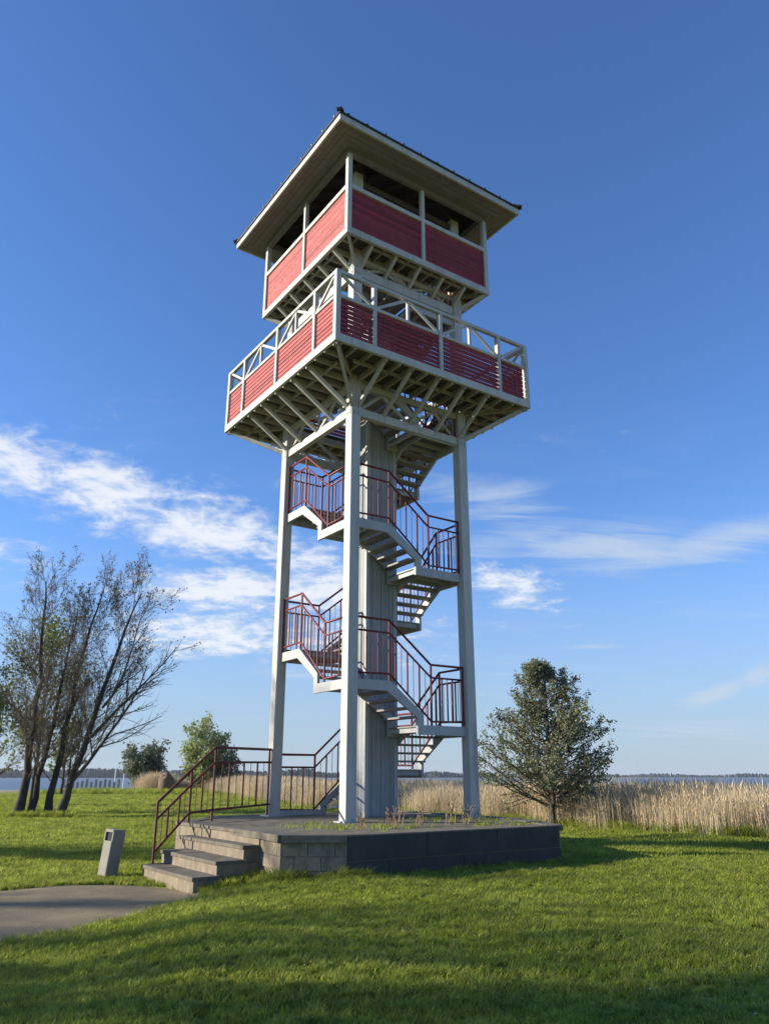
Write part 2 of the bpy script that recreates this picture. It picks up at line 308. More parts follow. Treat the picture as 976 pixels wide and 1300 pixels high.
idx = np.arange(nx * ny).reshape(ny, nx); gf = np.stack([idx[:-1, :-1], idx[:-1, 1:], idx[1:, 1:], idx[1:, :-1]], -1).reshape(-1, 4)
me = mk_mesh('ground', gv.tolist(), gf.tolist(), M['ground'], True)
sand = np.clip((D - 1.0) / 4, 0, 1) * sstep((-14 - X) / 5) + np.clip((D + .5) / 1.5, 0, 1) * sstep((X + 14) / 5) * .55
sand = np.maximum(sand, sstep((-38 - X) / 3) * sstep((Y - 62) / 6) * np.clip((Y) / 1, 0, 1))
at = me.attributes.new('sand', 'FLOAT', 'POINT'); at.data.foreach_set('value', sand.reshape(-1).astype(np.float32))
ground = tag(link('ground', me), 'green lawn running down to the lake shore', None, None, 'structure')
ws = 3990.0
wat = MB(); wat.add([(-ws, -60, -1.0), (ws, -60, -1.0), (ws, ws, -1.0), (-ws, ws, -1.0)], [(0, 1, 2, 3)])
tag(wat.build('water', 'water'), 'calm blue grey lake beyond the reeds', None, None, 'structure')

# path: curved strip coming in from the left to the foot of the steps
PA = [(-16, 6.4), (-11, 9.6), (-7.6, 11.75), (-5.66, 12.65), (-4.83, 13.05), (-4.0, 13.22), (-3.4, 13.15), (-2.8, 12.6)]
PB = [(-14, -.5), (-8.5, 4.2), (-5.6, 7.1), (-3.9, 8.75), (-3.3, 9.75), (-2.92, 10.45), (-2.62, 11.05), (-2.42, 11.65)]
def resample(P, n):
    P = np.array(P, float); s = np.r_[0, np.cumsum(np.hypot(*np.diff(P, axis=0).T))]; q = np.linspace(0, s[-1], n)
    return np.stack([np.interp(q, s, P[:, 0]), np.interp(q, s, P[:, 1])], -1)
qa = resample(PA, 46); qb = resample(PB, 46); pv = []; pf = []; NW = 10
wob = RNG.normal(0, .05, (46, 2))
for i in range(46):
    for j in range(NW):
        f_ = j / (NW - 1); q = qa[i] * (1 - f_) + qb[i] * f_
        if j in (0, NW - 1): q = q + wob[i]
        pv.append((q[0], q[1], gz(q[0], q[1]) + .018 - (.02 if j in (0, NW - 1) else 0)))
for i in range(45):
    for j in range(NW - 1): a = i * NW + j; pf.append((a, a + NW, a + NW + 1, a + 1))
tag(link('path', mk_mesh('path', pv, pf, M['path'], True)), 'gritty grey path leading to the concrete steps', None, None, 'structure')
PATH_POLY = np.vstack([qa, qb[::-1]])

# ------------------------------------------------------------------ the tower
TC = Vector((-.305, 17.70, 0)); YAW = .606
CU = Vector((math.cos(YAW), math.sin(YAW), 0)); CW = Vector((-math.sin(YAW), math.cos(YAW), 0))
def T2W(u, v, z=0.0): return TC + CU * u + CW * v + Vector((0, 0, z))
S, DK, KB, RF = 1.532, 2.774, 2.172, 2.806
ZP, ZL, ZD, ZDT, ZC, ZCR, ZR = .60, 9.20, 9.895, 11.62, 13.235, 14.645, 15.836
tower = link('observation_tower', None); tower.location = (TC.x, TC.y, 0); tower.rotation_euler = (0, 0, YAW)
tag(tower, 'tall white observation tower with red panelled decks and a central stair column', 'tower')
def side(i, t, n, z):
    return ((t, -n, z), (n, t, z), (-t, n, z), (-n, -t, z))[i % 4]

# legs
for su in (-1, 1):
    for sv in (-1, 1):
        mb = MB(); mb.box((su * S - .118, sv * S - .118, ZP - .02), (su * S + .118, sv * S + .118, 15.62)); mb.build('leg', 'white', tower)
# central column with vertical cladding
CH = .40
mb = MB(); mb.box((-CH + .03, -CH + .03, ZP - .02), (CH - .03, CH - .03, 13.3)); colm = mb.build('column', 'clad', tower)
for i in range(4):
    nb = 6; wbd = 2 * (CH - .05) / nb
    for k in range(nb):
        t0 = -(CH - .05) + k * wbd; pr = (.0, .006)[k % 2]
        a = side(i, t0 + wbd / 2, CH - .03 + (.014 + pr) / 2 + .001, ZP + .02); bb = side(i, t0 + wbd / 2, CH - .03 + (.014 + pr) / 2 + .001, 13.28)
        nrm = Vector(side(i, 0, 1, 0)); beam('cladding_board', colm, a, bb, wbd - .006, .03 + pr, 'clad', up=nrm)
    c = side(i, CH - .02, CH - .02, 0); box('corner_trim', colm, (c[0] - .045, c[1] - .045, ZP), (c[0] + .045, c[1] + .045, 13.29), 'steel')

# stairs
DZ = .845
def zf(k): return .71 + DZ * k if k > 0 else ZP
NI, NO = .47, 1.50
TS, TE = -.20, .60
def SP(k, tau, n, z): return side((2 - k) % 4, -tau, n, z)
for k in range(1, 16):     # corner landings
    z = zf(k); mb = MB()
    rects = [(k - 1, TE - .02, NO, NI, NO), (k, -NI, TS + .05, NI, NO)]
    # frame under the grating
    for kk, a, b_, n0, n1 in rects:
        for nn in (n0 + .02, n1 - .02): mb.beam(SP(kk, a, nn, z - .075), SP(kk, b_, nn, z - .075), .04, .11)
    for tt in (TE + .05, 1.0): mb.beam(SP(k - 1, tt, NI, z - .07), SP(k - 1, tt, NO, z - .07), .04, .09)
    mb.beam(SP(k, TS, NI, z - .07), SP(k, TS, NO, z - .07), .04, .12)
    land = mb.build('landing', 'steel', tower)
    gb = MB()
    for kk, a, b_, n0, n1 in rects:
        nb = max(2, int((b_ - a) / .055))
        for q in range(nb + 1): tt = a + (b_ - a) * q / nb; gb.beam(SP(kk, tt, n0, z - .014), SP(kk, tt, n1, z - .014), .012, .03)
        nb = int((n1 - n0) / .055)
        for q in range(nb + 1): nn = n0 + (n1 - n0) * q / nb; gb.beam(SP(kk, a, nn, z - .0135), SP(kk, b_, nn, z - .0135), .010, .026)
    gb.build('grating', 'grate', land)
def stringer(mb, k, n0, n1, e0=-1.53, e1=1.53):
    zk, zn = zf(k), zf(k + 1)
    if k: poly = [(e0, zk - .18), (-.13, zk - .18), (-.13, zk + .16), (.63, zn - .19), (e1, zn - .19), (e1, zn + .012), (.55, zn + .012), (-.29, zk + .23), (-.29, zk + .012), (e0, zk + .012)]
    else: poly = [(e0, zk - .01), (-.20, zk - .01), (-.20, zk + .16), (.63, zn - .19), (e1, zn - .19), (e1, zn + .012), (.55, zn + .012), (-.36, zk + .23), (-.36, zk + .10), (e0, zk + .10)]
    mb.prism(poly, lambda a, b, t: SP(k, a, t, b), n0, n1)
for k in range(0, 15):
    zk, zn = zf(k), zf(k + 1); mb = MB()
    stringer(mb, k, NO - .005, NO + .055); stringer(mb, k, NI - .03, NI + .02, -.46, .80)
    fl = mb.build('stair_flight', 'steel', tower)
    nt_ = 4 if k else 5
    for j in range(1, nt_ + 1):
        z = zk + (zn - zk) * j / (nt_ + 1); tt = TS - .02 + (TE - TS) * (j - .35) / (nt_ + .15)
        beam('tread', fl, SP(k, tt, NI + .02, z), SP(k, tt, NO - .005, z), .25, .04, 'tread')
    # outer railing
    rm = 'rail' if k else 'rust'
    mb = MB(); n = NO + .02; HT, HM = 1.27, 1.00
    k0, k1 = -.52, .56
    def line(h0, h1, hk0, hk1): return [SP(k, -1.47, n, zk + h0), SP(k, k0, n, zk + hk0), SP(k, k1, n, zn + hk1), SP(k, 1.47, n, zn + h1)]
    mb.tube(line(HT, HT, HT, HT), .026); mb.tube(line(HM, HM, HM, HM), .022); mb.tube(line(.11, .13, .09, .16), .022)
    rl = mb.build('railing', rm, tower, True)
    def h_at(tt, lo):
        xs = [-1.47, k0, k1, 1.47]; zs = [zk + (.11 if lo else HM), zk + (.09 if lo else HM), zn + (.16 if lo else HM), zn + (.13 if lo else HM)]
        return float(np.interp(tt, xs, zs))
    for tt in (-1.40, k0, k1, 1.40):
        b0 = zk - .02 if tt < 0 else zn - .02
        rod('post', rl, SP(k, tt, n, b0), SP(k, tt, n, (zk if tt < 0 else zn) + HT), .05, rm)
    for a, b_, cnt in ((-1.40, k0, 5), (k0, k1, 6), (k1, 1.40, 5)):
        for q in range(1, cnt + 1):
            tt = a + (b_ - a) * q / (cnt + 1); th = .036 if q % 2 == 0 else .014
            rod('baluster', rl, SP(k, tt, n, h_at(tt, 1)), SP(k, tt, n, h_at(tt, 0)), th, rm)
# railing from the left leg out to the foot of the concrete steps
mb = MB()
P = [(-4.86, -.60), (-4.05, -.02), (-3.42, .40), (-1.66, 1.50)]
hz = [(.98, .70, .10)]; top = [.98, 1.53, 1.95, 1.97]; mid = [.70, 1.25, 1.67, 1.70]; low = [.17, .76, .79, .83]
for zs, r in ((top, .027), (mid, .022), (low, .022)): mb.tube([(a[0], a[1], z) for a, z in zip(P, zs)], r)
rl = mb.build('stair_railing', 'rust', tower, True)
def PL(f): # along the plan line by fraction of index
    i = min(int(f), 2); g = f - i; return ((P[i][0] * (1 - g) + P[i + 1][0] * g, P[i][1] * (1 - g) + P[i + 1][1] * g), [q[i] * (1 - g) + q[i + 1] * g for q in (top, mid, low)])
for f_, b0 in ((0, -.3), (1, .38), (2, .56), (2.98, .58)):
    (a, c), (t_, m_, l_) = PL(f_); rod('post', rl, (a, c, b0), (a, c, t_), .05, 'rust')
for i, cnt in ((0, 5), (1, 3), (2, 7)):
    for q in range(1, cnt + 1):
        (a, c), (t_, m_, l_) = PL(i + q / (cnt + 1)); rod('baluster', rl, (a, c, l_), (a, c, m_), .04 if q % 2 == 0 else .014, 'rust')

# viewing deck
def ring_frame(name, zb, zt, half, wd, m):
    mb = MB()
    for i in range(4):
        e = half + wd / 2 if i % 2 == 0 else half - wd / 2
        a = side(i, -e, half, (zb + zt) / 2); b_ = side(i, e, half, (zb + zt) / 2); mb.beam(a, b_, wd, zt - zb)
    return mb
def floor_planks(parent, half, hole, ztop, pitch, m):
    nn = int(2 * half / pitch); pw = 2 * half / nn
    for q in range(nn):
        v0 = -half + q * pw + .006; v1 = v0 + pw - .012
        if v1 < -hole or v0 > hole: box('floor_plank', parent, (-half, v0, ztop - .035), (half, v1, ztop), m)
        else:
            box('floor_plank', parent, (-half, v0, ztop - .035), (-hole, v1, ztop), m); box('floor_plank', parent, (hole, v0, ztop - .035), (half, v1, ztop), m)
deck = ring_frame('d', ZL - .19, ZL, S, .13, 'white')
for i in range(4):
    e = S + .06 if i % 2 == 0 else S - .06
    deck.beam(side(i, -e, S, 9.78), side(i, e, S, 9.78), .11, .15)
deck = deck.build('viewing_deck', 'white', tower)
floor_planks(deck, DK - .06, 1.46, 10.00, .145, 'wood')
def platform_struts(parent, zb, zt, half, ts, jz):
    for i in range(4):
        for tt in ts:
            beam('strut', parent, side(i, tt, S + .03, zb), side(i, tt * 1.0, half - .10, zt - .02), .065, .085, 'white')
            beam('joist', parent, side(i, tt, S + .06, jz), side(i, tt, half - .05, jz), .055, .13, 'joist')
        beam('strut', parent, side(i, S + .05, S + .05, zb - .02), side(i, half - .08, half - .08, zt - .01), .06, .085, 'white')
        beam('joist', parent, side(i, S + .1, S + .1, jz - .005), side(i, half - .06, half - .06, jz - .005), .05, .12, 'joist')
        for tt in [(a_ + b2) / 2 for a_, b2 in zip(ts[:-1], ts[1:])]: beam('joist', parent, side(i, tt, S + .06, jz + .004), side(i, tt, half - .05, jz + .004), .05, .12, 'joist')
        for tt in [q for e_ in (1.85, 2.25, 2.6) if e_ < half - .15 for q in (-e_, e_)]: beam('joist', parent, side(i, tt, abs(tt) + .06, jz + .006), side(i, tt, half - .05, jz + .006), .045, .11, 'joist')
        beam('bearer', parent, side(i, -half + .75, (S + half) / 2 + .12, jz - .02), side(i, half - .75, (S + half) / 2 + .12, jz - .02), .05, .07, 'joist')
platform_struts(deck, ZL - .02, 9.92, DK, (-1.46, -.75, 0, .75, 1.46), 9.895)
for i in range(4):
    for a, za, b_, zb in ((-1.35, 9.2, -.75, 9.72), (-.75, 9.72, 0.0, 9.21), (0.0, 9.21, .75, 9.72), (.75, 9.72, 1.35, 9.2)):
        beam('brace', deck, side(i, a, S - .02, za), side(i, b_, S - .02, zb), .05, .07, 'white')
# cross beams under the deck floor, and a short plate bracket hanging from the beam
for s_ in (-1, 1):
    beam('cross_beam', deck, (s_ * 1.02 - .05, -DK + .1, 9.70), (s_ * 1.02 - .05, -S, 9.70), .07, .12, 'wood') if False else None
rim = ring_frame('r', ZD, 10.075, DK - .035, .07, 'white').build('rim_board', 'white', deck)
rails = ring_frame('r', ZDT - .075, ZDT, DK - .04, .085, 'white')
rails = rails.build('top_rail', 'white', deck)
ZS0, ZS1 = 10.085, 10.955
POSTS = (-1.79, .03, 1.82)
for i in range(4):
    c = side(i, DK - .055, DK - .055, 0); box('post', deck, (c[0] - .058, c[1] - .058, ZD - .003), (c[0] + .058, c[1] + .058, ZDT + .004), 'white')
    for tt in POSTS:
        beam('post', deck, side(i, tt, DK - .05, ZD + .16), side(i, tt, DK - .05, ZDT - .02), .10, .085, 'white', up=Vector(side(i, 0, 1, 0)).cross(Vector((0, 0, 1))))
    e = DK - .10
    beam('middle_rail', deck, side(i, -e, DK - .05, 10.995), side(i, e, DK - .05, 10.995), .07, .07, 'white')
    edges = [-DK + .11, POSTS[0], POSTS[1], POSTS[2], DK - .11]
    for q in range(4):
        a, b_ = edges[q] + .045, edges[q + 1] - .045; ns = 8; ph = (ZS1 - ZS0) / ns
        for k in range(ns):
            zc_ = ZS0 + ph * (k + .5)
            beam('slat', deck, side(i, a, DK - .058, zc_), side(i, b_, DK - .058, zc_ + random.uniform(-.004, .004)), .020, ph - .024, 'slat_lit_worn' if i == 3 else 'slat')
        zl_, zh_ = 11.03, 11.55
        if q in (1, 2):
            mid_ = (a + b_) / 2
            beam('short_post', deck, side(i, mid_, DK - .05, 11.02), side(i, mid_, DK - .05, 11.56), .06, .06, 'white')
            beam('diagonal', deck, side(i, a, DK - .05, zl_), side(i, mid_ - .04, DK - .05, zh_), .045, .06, 'white'); beam('diagonal', deck, side(i, b_, DK - .05, zl_), side(i, mid_ + .04, DK - .05, zh_), .045, .06, 'white')
        elif q == 0: beam('diagonal', deck, side(i, a, DK - .05, zh_), side(i, b_, DK - .05, zl_), .045, .06, 'white')
        else: beam('diagonal', deck, side(i, b_, DK - .05, zh_), side(i, a, DK - .05, zl_), .045, .06, 'white')

# cabin
cab = ring_frame('c', 12.66, 12.90, S, .12, 'white')
for i in range(4):
    e = S + .05 if i % 2 == 0 else S - .05
    cab.beam(side(i, -e, S, 13.16), side(i, e, S, 13.16), .10, .13)
cab = cab.build('cabin', 'white', tower)
floor_planks(cab, KB - .06, 1.46, 13.385, .145, 'ceil')
platform_struts(cab, 12.88, 13.25, KB, (-1.42, -.72, 0, .72, 1.42), 13.27)
for i in range(4):
    for a, za, b_, zb in ((-1.3, 12.9, -.72, 13.12), (-.72, 13.12, 0, 12.91), (0, 12.91, .72, 13.12), (.72, 13.12, 1.3, 12.9)):
        beam('brace', cab, side(i, a, S - .02, za), side(i, b_, S - .02, zb), .05, .06, 'white')
ring_frame('r', ZC, 13.405, KB - .04, .08, 'white').build('rim_board', 'white', cab)
ring_frame('r', 14.535, ZCR, KB - .045, .085, 'white').build('top_rail', 'white', cab)
ring_frame('r', 15.50, 15.66, KB - .06, .10, 'soffit').build('wall_plate', 'soffit', cab)
for i in range(4):
    c = side(i, KB - .055, KB - .055, 0); box('post', cab, (c[0] - .058, c[1] - .058, ZC - .003), (c[0] + .058, c[1] + .058, 15.52), 'white')
    beam('post', cab, side(i, .05, KB - .05, 13.40), side(i, .05, KB - .05, 15.51), .10, .09, 'white', up=Vector(side(i, 0, 1, 0)).cross(Vector((0, 0, 1))))
    for a, b_ in ((-KB + .11, .0), (.10, KB - .11)):
        nb = 10; ph = (14.535 - 13.405) / nb
        for k in range(nb):
            zc_ = 13.405 + ph * (k + .5); off = random.uniform(-.004, .004)
            beam('board', cab, side(i, a, KB - .062 + off, zc_), side(i, b_, KB - .062 + off, zc_), .024, ph - .004, 'red_lit_worn' if i == 3 else 'red')
# inner knee braces and tie beams at the top of the legs
for i in range(4):
    beam('tie_beam', cab, side(i, -S + .1, S, 15.42), side(i, S - .1, S, 15.42), .10, .16, 'ceil')
    for s_ in (-1, 1): beam('knee_brace', cab, side(i, s_ * (S - .1), S, 14.75), side(i, s_ * (S - .75), S, 15.36), .06, .08, 'ceil')

# roof: low pyramid of dark ribbed sheet on boards
AP = 16.95; ZE = 15.80
mb = MB(); e = RF + .03
mb.add([(-e, -e, ZE), (e, -e, ZE), (e, e, ZE), (-e, e, ZE), (0, 0, AP), (-e, -e, ZE + .05), (e, -e, ZE + .05), (e, e, ZE + .05), (-e, e, ZE + .05), (0, 0, AP + .05)],
       [(1, 0, 4), (2, 1, 4), (3, 2, 4), (0, 3, 4), (5, 6, 9), (6, 7, 9), (7, 8, 9), (8, 5, 9), (0, 1, 6, 5), (1, 2, 7, 6), (2, 3, 8, 7), (3, 0, 5, 8)])
roof = mb.build('roof', 'roof', tower)
sl = (AP - ZE) / e
for i in range(4):
    for q in range(-5, 6):
        tt = q * .52; n1 = abs(tt) + .02
        if n1 > e - .1: continue
        beam('roof_rib', roof, side(i, tt, e + .02, ZE + .056 - .02 * sl), side(i, tt, n1, ZE + .056 + (e - n1) * sl), .04, .04, 'roof')
    beam('ridge_cap', roof, side(i, e + .03, e + .03, ZE + .06), side(i, 0.02, 0.02, AP + .06), .14, .05, 'roof')
    ee = RF if i % 2 == 0 else RF - .05
    beam('fascia_board', roof, side(i, -ee, RF - .025, 15.72), side(i, ee, RF - .025, 15.72), .05, .17, 'white')
    # soffit boards, mitred at the corners
    nb = 5; r0, r1 = KB - .11, RF - .052
    for k in range(nb):
        a = r0 + (r1 - r0) * k / nb + .004; b_ = r0 + (r1 - r0) * (k + 1) / nb - .004
        mb = MB(); mb.prism([(-b_, b_), (b_, b_), (a, a), (-a, a)], lambda p_, q_, z, i=i: side(i, p_, q_, z), 15.665 + .004 * (k % 2), 15.69); mb.build('soffit_board', 'soffit', roof)
    for q in range(-3, 4):
        tt = q * .62; n1 = abs(tt) + .06
        beam('rafter', roof, side(i, tt, RF - .1, ZE - .075 + .1 * sl), side(i, tt, n1, ZE - .075 + (e - n1) * sl), .05, .12, 'ceil')
    beam('hip_rafter', roof, side(i, RF - .08, RF - .08, ZE - .06), side(i, .03, .03, AP - .08), .06, .14, 'ceil')

# joint plates with bolt heads where the legs meet the ring beams, and base plates at the feet
for su in (-1, 1):
    for sv in (-1, 1):
        for zj in (9.11, 12.78):
            for ax in (0, 1):
                c = [su * S, sv * S, zj]; n_ = su if ax == 0 else sv; c[ax] += n_ * .121; h_ = [.085, .085, .13]; h_[ax] = .005
                pl = MB(); pl.box([c[q] - h_[q] for q in range(3)], [c[q] + h_[q] for q in range(3)]); pl = pl.build('joint_plate', 'steel', tower)
                for bz in (-.08, .08):
                    for bt in (-.045, .045):
                        d_ = [0, 0, bz]; d_[1 - ax] = bt; b0 = Vector(c) + Vector(d_); e_ = Vector((0, 0, 0)); e_[ax] = n_ * .018
                        rod('bolt', pl, b0, b0 + e_, .028, 'tread')
        box('base_plate', tower, (su * S - .19, sv * S - .19, ZP - .03), (su * S + .19, sv * S + .19, ZP + .012), 'steel')

# ------------------------------------------------------------------ concrete plinth and steps
OUT = [(-4.05, -3.0), (-4.16, -3.92), (-3.38, -4.48), (1.0, -4.48), (2.1, -2.4), (2.35, 2.2), (-2.4, 2.2), (-3.95, .55)]
plinth = link('concrete_plinth', None); plinth.location = (TC.x, TC.y, 0); plinth.rotation_euler = (0, 0, YAW)
tag(plinth, 'low concrete block plinth with broad steps under the tower', 'plinth')
cen = Vector((-.8, -1.0, 0))
def inset(poly, d):
    out = []; n = len(poly)
    for i in range(n):
        a, b_, c = Vector(poly[i - 1]), Vector(poly[i]), Vector(poly[(i + 1) % n])
        d1 = (b_ - a).normalized(); d2 = (c - b_).normalized(); n1 = Vector((-d1.y, d1.x)); n2 = Vector((-d2.y, d2.x)); bis = (n1 + n2).normalized(); out.append(tuple(b_ + bis * (d / max(.3, bis.dot(n1)))))
    return out
mb = MB(); mb.prism(inset(OUT, .016), lambda a, b, z: (a, b, z), -.6, .500); mb.build('core', 'mortar', plinth)
mb = MB(); mb.prism(inset(OUT, .20), lambda a, b, z: (a, b, z), .502, .585); mb.build('top_surface', 'pave', plinth)
for i in range(len(OUT)):
    a, b_ = Vector((*OUT[i], 0)), Vector((*OUT[(i + 1) % len(OUT)], 0)); d = (b_ - a); ln = d.length; d = d / ln; nrm = Vector((d.y, -d.x, 0))
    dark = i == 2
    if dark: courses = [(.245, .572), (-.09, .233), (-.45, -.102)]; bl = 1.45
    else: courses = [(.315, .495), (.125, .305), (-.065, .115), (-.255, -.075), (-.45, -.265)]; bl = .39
    for ci, (z0, z1) in enumerate(courses):
        off = 0 if ci % 2 == 0 else bl / 2; s0 = -off
        while s0 < ln - .02:
            q0, q1 = max(s0, 0) + .006, min(s0 + bl, ln) - .006
            if q1 - q0 > .05:
                jit = random.uniform(-.004, .004); base = a - nrm * (.06 + .0 - jit)
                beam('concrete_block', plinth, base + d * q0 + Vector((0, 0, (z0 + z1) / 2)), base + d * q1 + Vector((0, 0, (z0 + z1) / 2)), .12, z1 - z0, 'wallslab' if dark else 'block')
            s0 += bl
    # capping slabs
    cl_ = .8 if not dark else 1.45; ncap = max(1, round(ln / cl_)); over = .055 if not dark else .006
    for k in range(ncap):
        q0, q1 = ln * k / ncap + .004, ln * (k + 1) / ncap - .004
        if k == 0: q0 -= .0
        c0 = a - nrm * (.15 - over); zc_ = .548 + random.uniform(-.004, .003)
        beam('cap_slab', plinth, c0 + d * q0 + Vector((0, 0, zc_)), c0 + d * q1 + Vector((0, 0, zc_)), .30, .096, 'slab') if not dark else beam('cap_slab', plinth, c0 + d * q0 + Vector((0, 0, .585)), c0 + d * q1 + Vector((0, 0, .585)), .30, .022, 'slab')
# steps
STEPS = [(-5.16, .03, -3.16, -.92), (-4.79, .22, -3.10, -.74), (-4.34, .41, -3.04, -.34), (-4.10, .597, -3.06, .50)]
for j, (u0, zt, v0, v1) in enumerate(STEPS):
    u1 = -3.88
    st = MB(); st.box((u0 + .025, v0 + .012 + .004 * j, -.5), (u1 + .01 * j, v1 - .012, zt - .055)); st = st.build('step', 'block', plinth)
    nsl = 3; cut = [v0 + (v1 - v0) * k / nsl for k in range(nsl + 1)]
    u2 = STEPS[j + 1][0] + .06 if j < 3 else u1
    for k in range(nsl): box('tread_slab', st, (u0, cut[k] + .004, zt - .054), (u2, cut[k + 1] - .004, zt - random.uniform(0, .006)), 'slab')

# ------------------------------------------------------------------ litter bin
bn = link('litter_bin', None); bx, by = -4.60, 14.08; bn.location = (bx, by, gz(bx, by) - .03)
bn.rotation_euler = (R(2.5), R(4.5), R(54)); tag(bn, 'leaning grey metal litter bin on the grass by the path', 'bin')
def rrect(h, r, n=4):
    out = []
    for cx, cy, a0 in ((h - r, h - r, 0), (-h + r, h - r, 90), (-h + r, -h + r, 180), (h - r, -h + r, 270)):
        for k in range(n + 1): a = R(a0 + 90 * k / n); out.append((cx + r * math.cos(a), cy + r * math.sin(a)))
    return out
H = .122
mb = MB(); mb.prism(rrect(H, .03), lambda a, b, z: (a, b, z), 0, .60); mb.build('body', 'bin', bn)
mb = MB(); mb.prism(rrect(H, .03), lambda a, b, z: (a, b, z), .735, .78); mb.build('lid', 'bin', bn)
mb = MB(); mb.box((-H + .03, -H + .012, .598), (H - .01, H - .012, .737)); mb.build('opening_fill', 'dark', bn)  # solid near-black block standing in for the shade inside the bin mouth
mb = MB(); mb.box((H - .05, -H + .004, .598), (H - .002, H - .004, .737)); mb.box((-H + .004, -H + .006, .598), (H - .045, -H + .03, .737)); mb.box((-H + .004, H - .03, .598), (H - .045, H - .006, .737)); mb.build('hood_side', 'bin', bn)

# ------------------------------------------------------------------ trees
def tubes_mesh(name, branches, m, parent, nside=(6, 5, 4, 3)):
    V = []; F = []; o = 0
    for pts, rad, lvl in branches:
        n = nside[min(lvl, len(nside) - 1)]; pts = np.asarray(pts); k = len(pts)
        d = np.gradient(pts, axis=0); d /= np.linalg.norm(d, axis=1)[:, None] + 1e-9
        ref = np.array([0, 0, 1.0]) if abs(d[0, 2]) < .9 else np.array([1.0, 0, 0])
        a = np.cross(d, ref); a /= np.linalg.norm(a, axis=1)[:, None] + 1e-9; b = np.cross(d, a)
        ang = np.arange(n) * 2 * np.pi / n
        ring = pts[:, None, :] + (a[:, None, :] * np.cos(ang)[None, :, None] + b[:, None, :] * np.sin(ang)[None, :, None]) * np.asarray(rad)[:, None, None]
        V.append(ring.reshape(-1, 3)); i = np.arange(k - 1)[:, None] * n; j = np.arange(n)[None]; j2 = (j + 1) % n
        F.append((np.stack([i + j, i + j2, i + n + j2, i + n + j], -1) + o).reshape(-1, 4)); o += k * n
    V = np.concatenate(V); F = np.concatenate(F)
    return link(name, np_mesh(name, V, F, m, True), parent)
def np_mesh(name, V, F, m, smooth=False):
    me = bpy.data.meshes.new(name); V = np.asarray(V, np.float32); F = np.asarray(F, np.int32); k = F.shape[1]
    me.vertices.add(len(V)); me.vertices.foreach_set('co', V.reshape(-1)); me.loops.add(F.size); me.loops.foreach_set('vertex_index', F.reshape(-1))
    me.polygons.add(len(F)); me.polygons.foreach_set('loop_start', np.arange(len(F), dtype=np.int32) * k); me.polygons.foreach_set('loop_total', np.full(len(F), k, np.int32))
    if smooth: me.polygons.foreach_set('use_smooth', np.ones(len(F), bool))
    me.materials.append(M[m]); me.update(calc_edges=True); return me
def leaves_mesh(name, C, size, m, parent, rng, elong=1.6):
    C = np.asarray(C); n = len(C); a = rng.normal(size=(n, 3)); a /= np.linalg.norm(a, axis=1)[:, None]; b = rng.normal(size=(n, 3)); b -= a * (a * b).sum(1)[:, None]; b /= np.linalg.norm(b, axis=1)[:, None]
    s = size * rng.uniform(.6, 1.25, n)[:, None]; V = np.stack([C - a * s * elong * .5, C + b * s * .5, C + a * s * elong * .5, C - b * s * .5], 1).reshape(-1, 3)
    return link(name, np_mesh(name, V, np.arange(4 * n).reshape(-1, 4), m), parent)
def unit(v): return v / (np.linalg.norm(v) + 1e-9)
class Tree:
    def __init__(s, seed): s.rng = np.random.default_rng(seed); s.br = []; s.tips = []
    def poly(s, p, d, ln, n, wob, trop):
        pts = [np.array(p, float)]; d = unit(np.array(d, float))
        for i in range(n):
            d = unit(d + s.rng.normal(0, wob, 3) + np.array([0, 0, trop])); pts.append(pts[-1] + d * ln / n)
        return np.array(pts)
    def grow(s, p, d, ln, r, lvl, maxl, cfg):
        n = (8, 6, 5, 4)[min(lvl, 3)]; c = cfg[min(lvl, len(cfg) - 1)]
        pts = s.poly(p, d, ln, n, c['wob'], c['trop']); s.br.append((pts, np.linspace(r, r * c.get('end', .3), n + 1), lvl)); s.kids(pts, ln, r, lvl, maxl, cfg)
    def kids(s, pts, ln, r, lvl, maxl, cfg):
        c = cfg[min(lvl, len(cfg) - 1)]; n = len(pts) - 1
        if lvl >= maxl:
            s.tips += [(q, lvl) for q in pts[1:]]; return
        for k in range(c['n']):
            f = c.get('f0', .25) + (1 - c.get('f0', .25)) * ((k + s.rng.uniform(0, .9)) / c['n']) ** c.get('fp', 1.0); i = min(int(f * n), n - 1); g = f * n - i; q = pts[i] * (1 - g) + pts[i + 1] * g
            d = unit(pts[i + 1] - pts[i]); side_ = unit(np.cross(d, s.rng.normal(size=3))); an = R(s.rng.uniform(*c['ang']))
            nd = d * math.cos(an) + side_ * math.sin(an)
            prof = c['prof'](f) if 'prof' in c else (1.05 - .65 * f)
            s.grow(q, nd, ln * c['ratio'] * prof * s.rng.uniform(.7, 1.25), max(r * (1 - .65 * f) * c.get('rr', .5), .0055), lvl + 1, maxl, cfg)
    def build(s, name, label, cat, loc, rz=0, bark='bark', group=None):
        o = link(name, None); o.location = loc; o.rotation_euler = (0, 0, rz); tag(o, label, cat, group)
        big = [b for b in s.br if b[2] == 0]; small = [b for b in s.br if b[2] > 0]
        if big: tubes_mesh('trunk', big, bark, o, (9,))
        if small: tubes_mesh('branches', small, 'twig', o, (6, 5, 4, 3))
        return o
def pick(tr, n, spread, rng, f=None):
    T_ = np.array([q for q, _ in tr.tips]); 
    if f is not None: T_ = T_[f(T_)]
    i = rng.integers(0, len(T_), n); return T_[i] + rng.normal(0, spread, (n, 3))

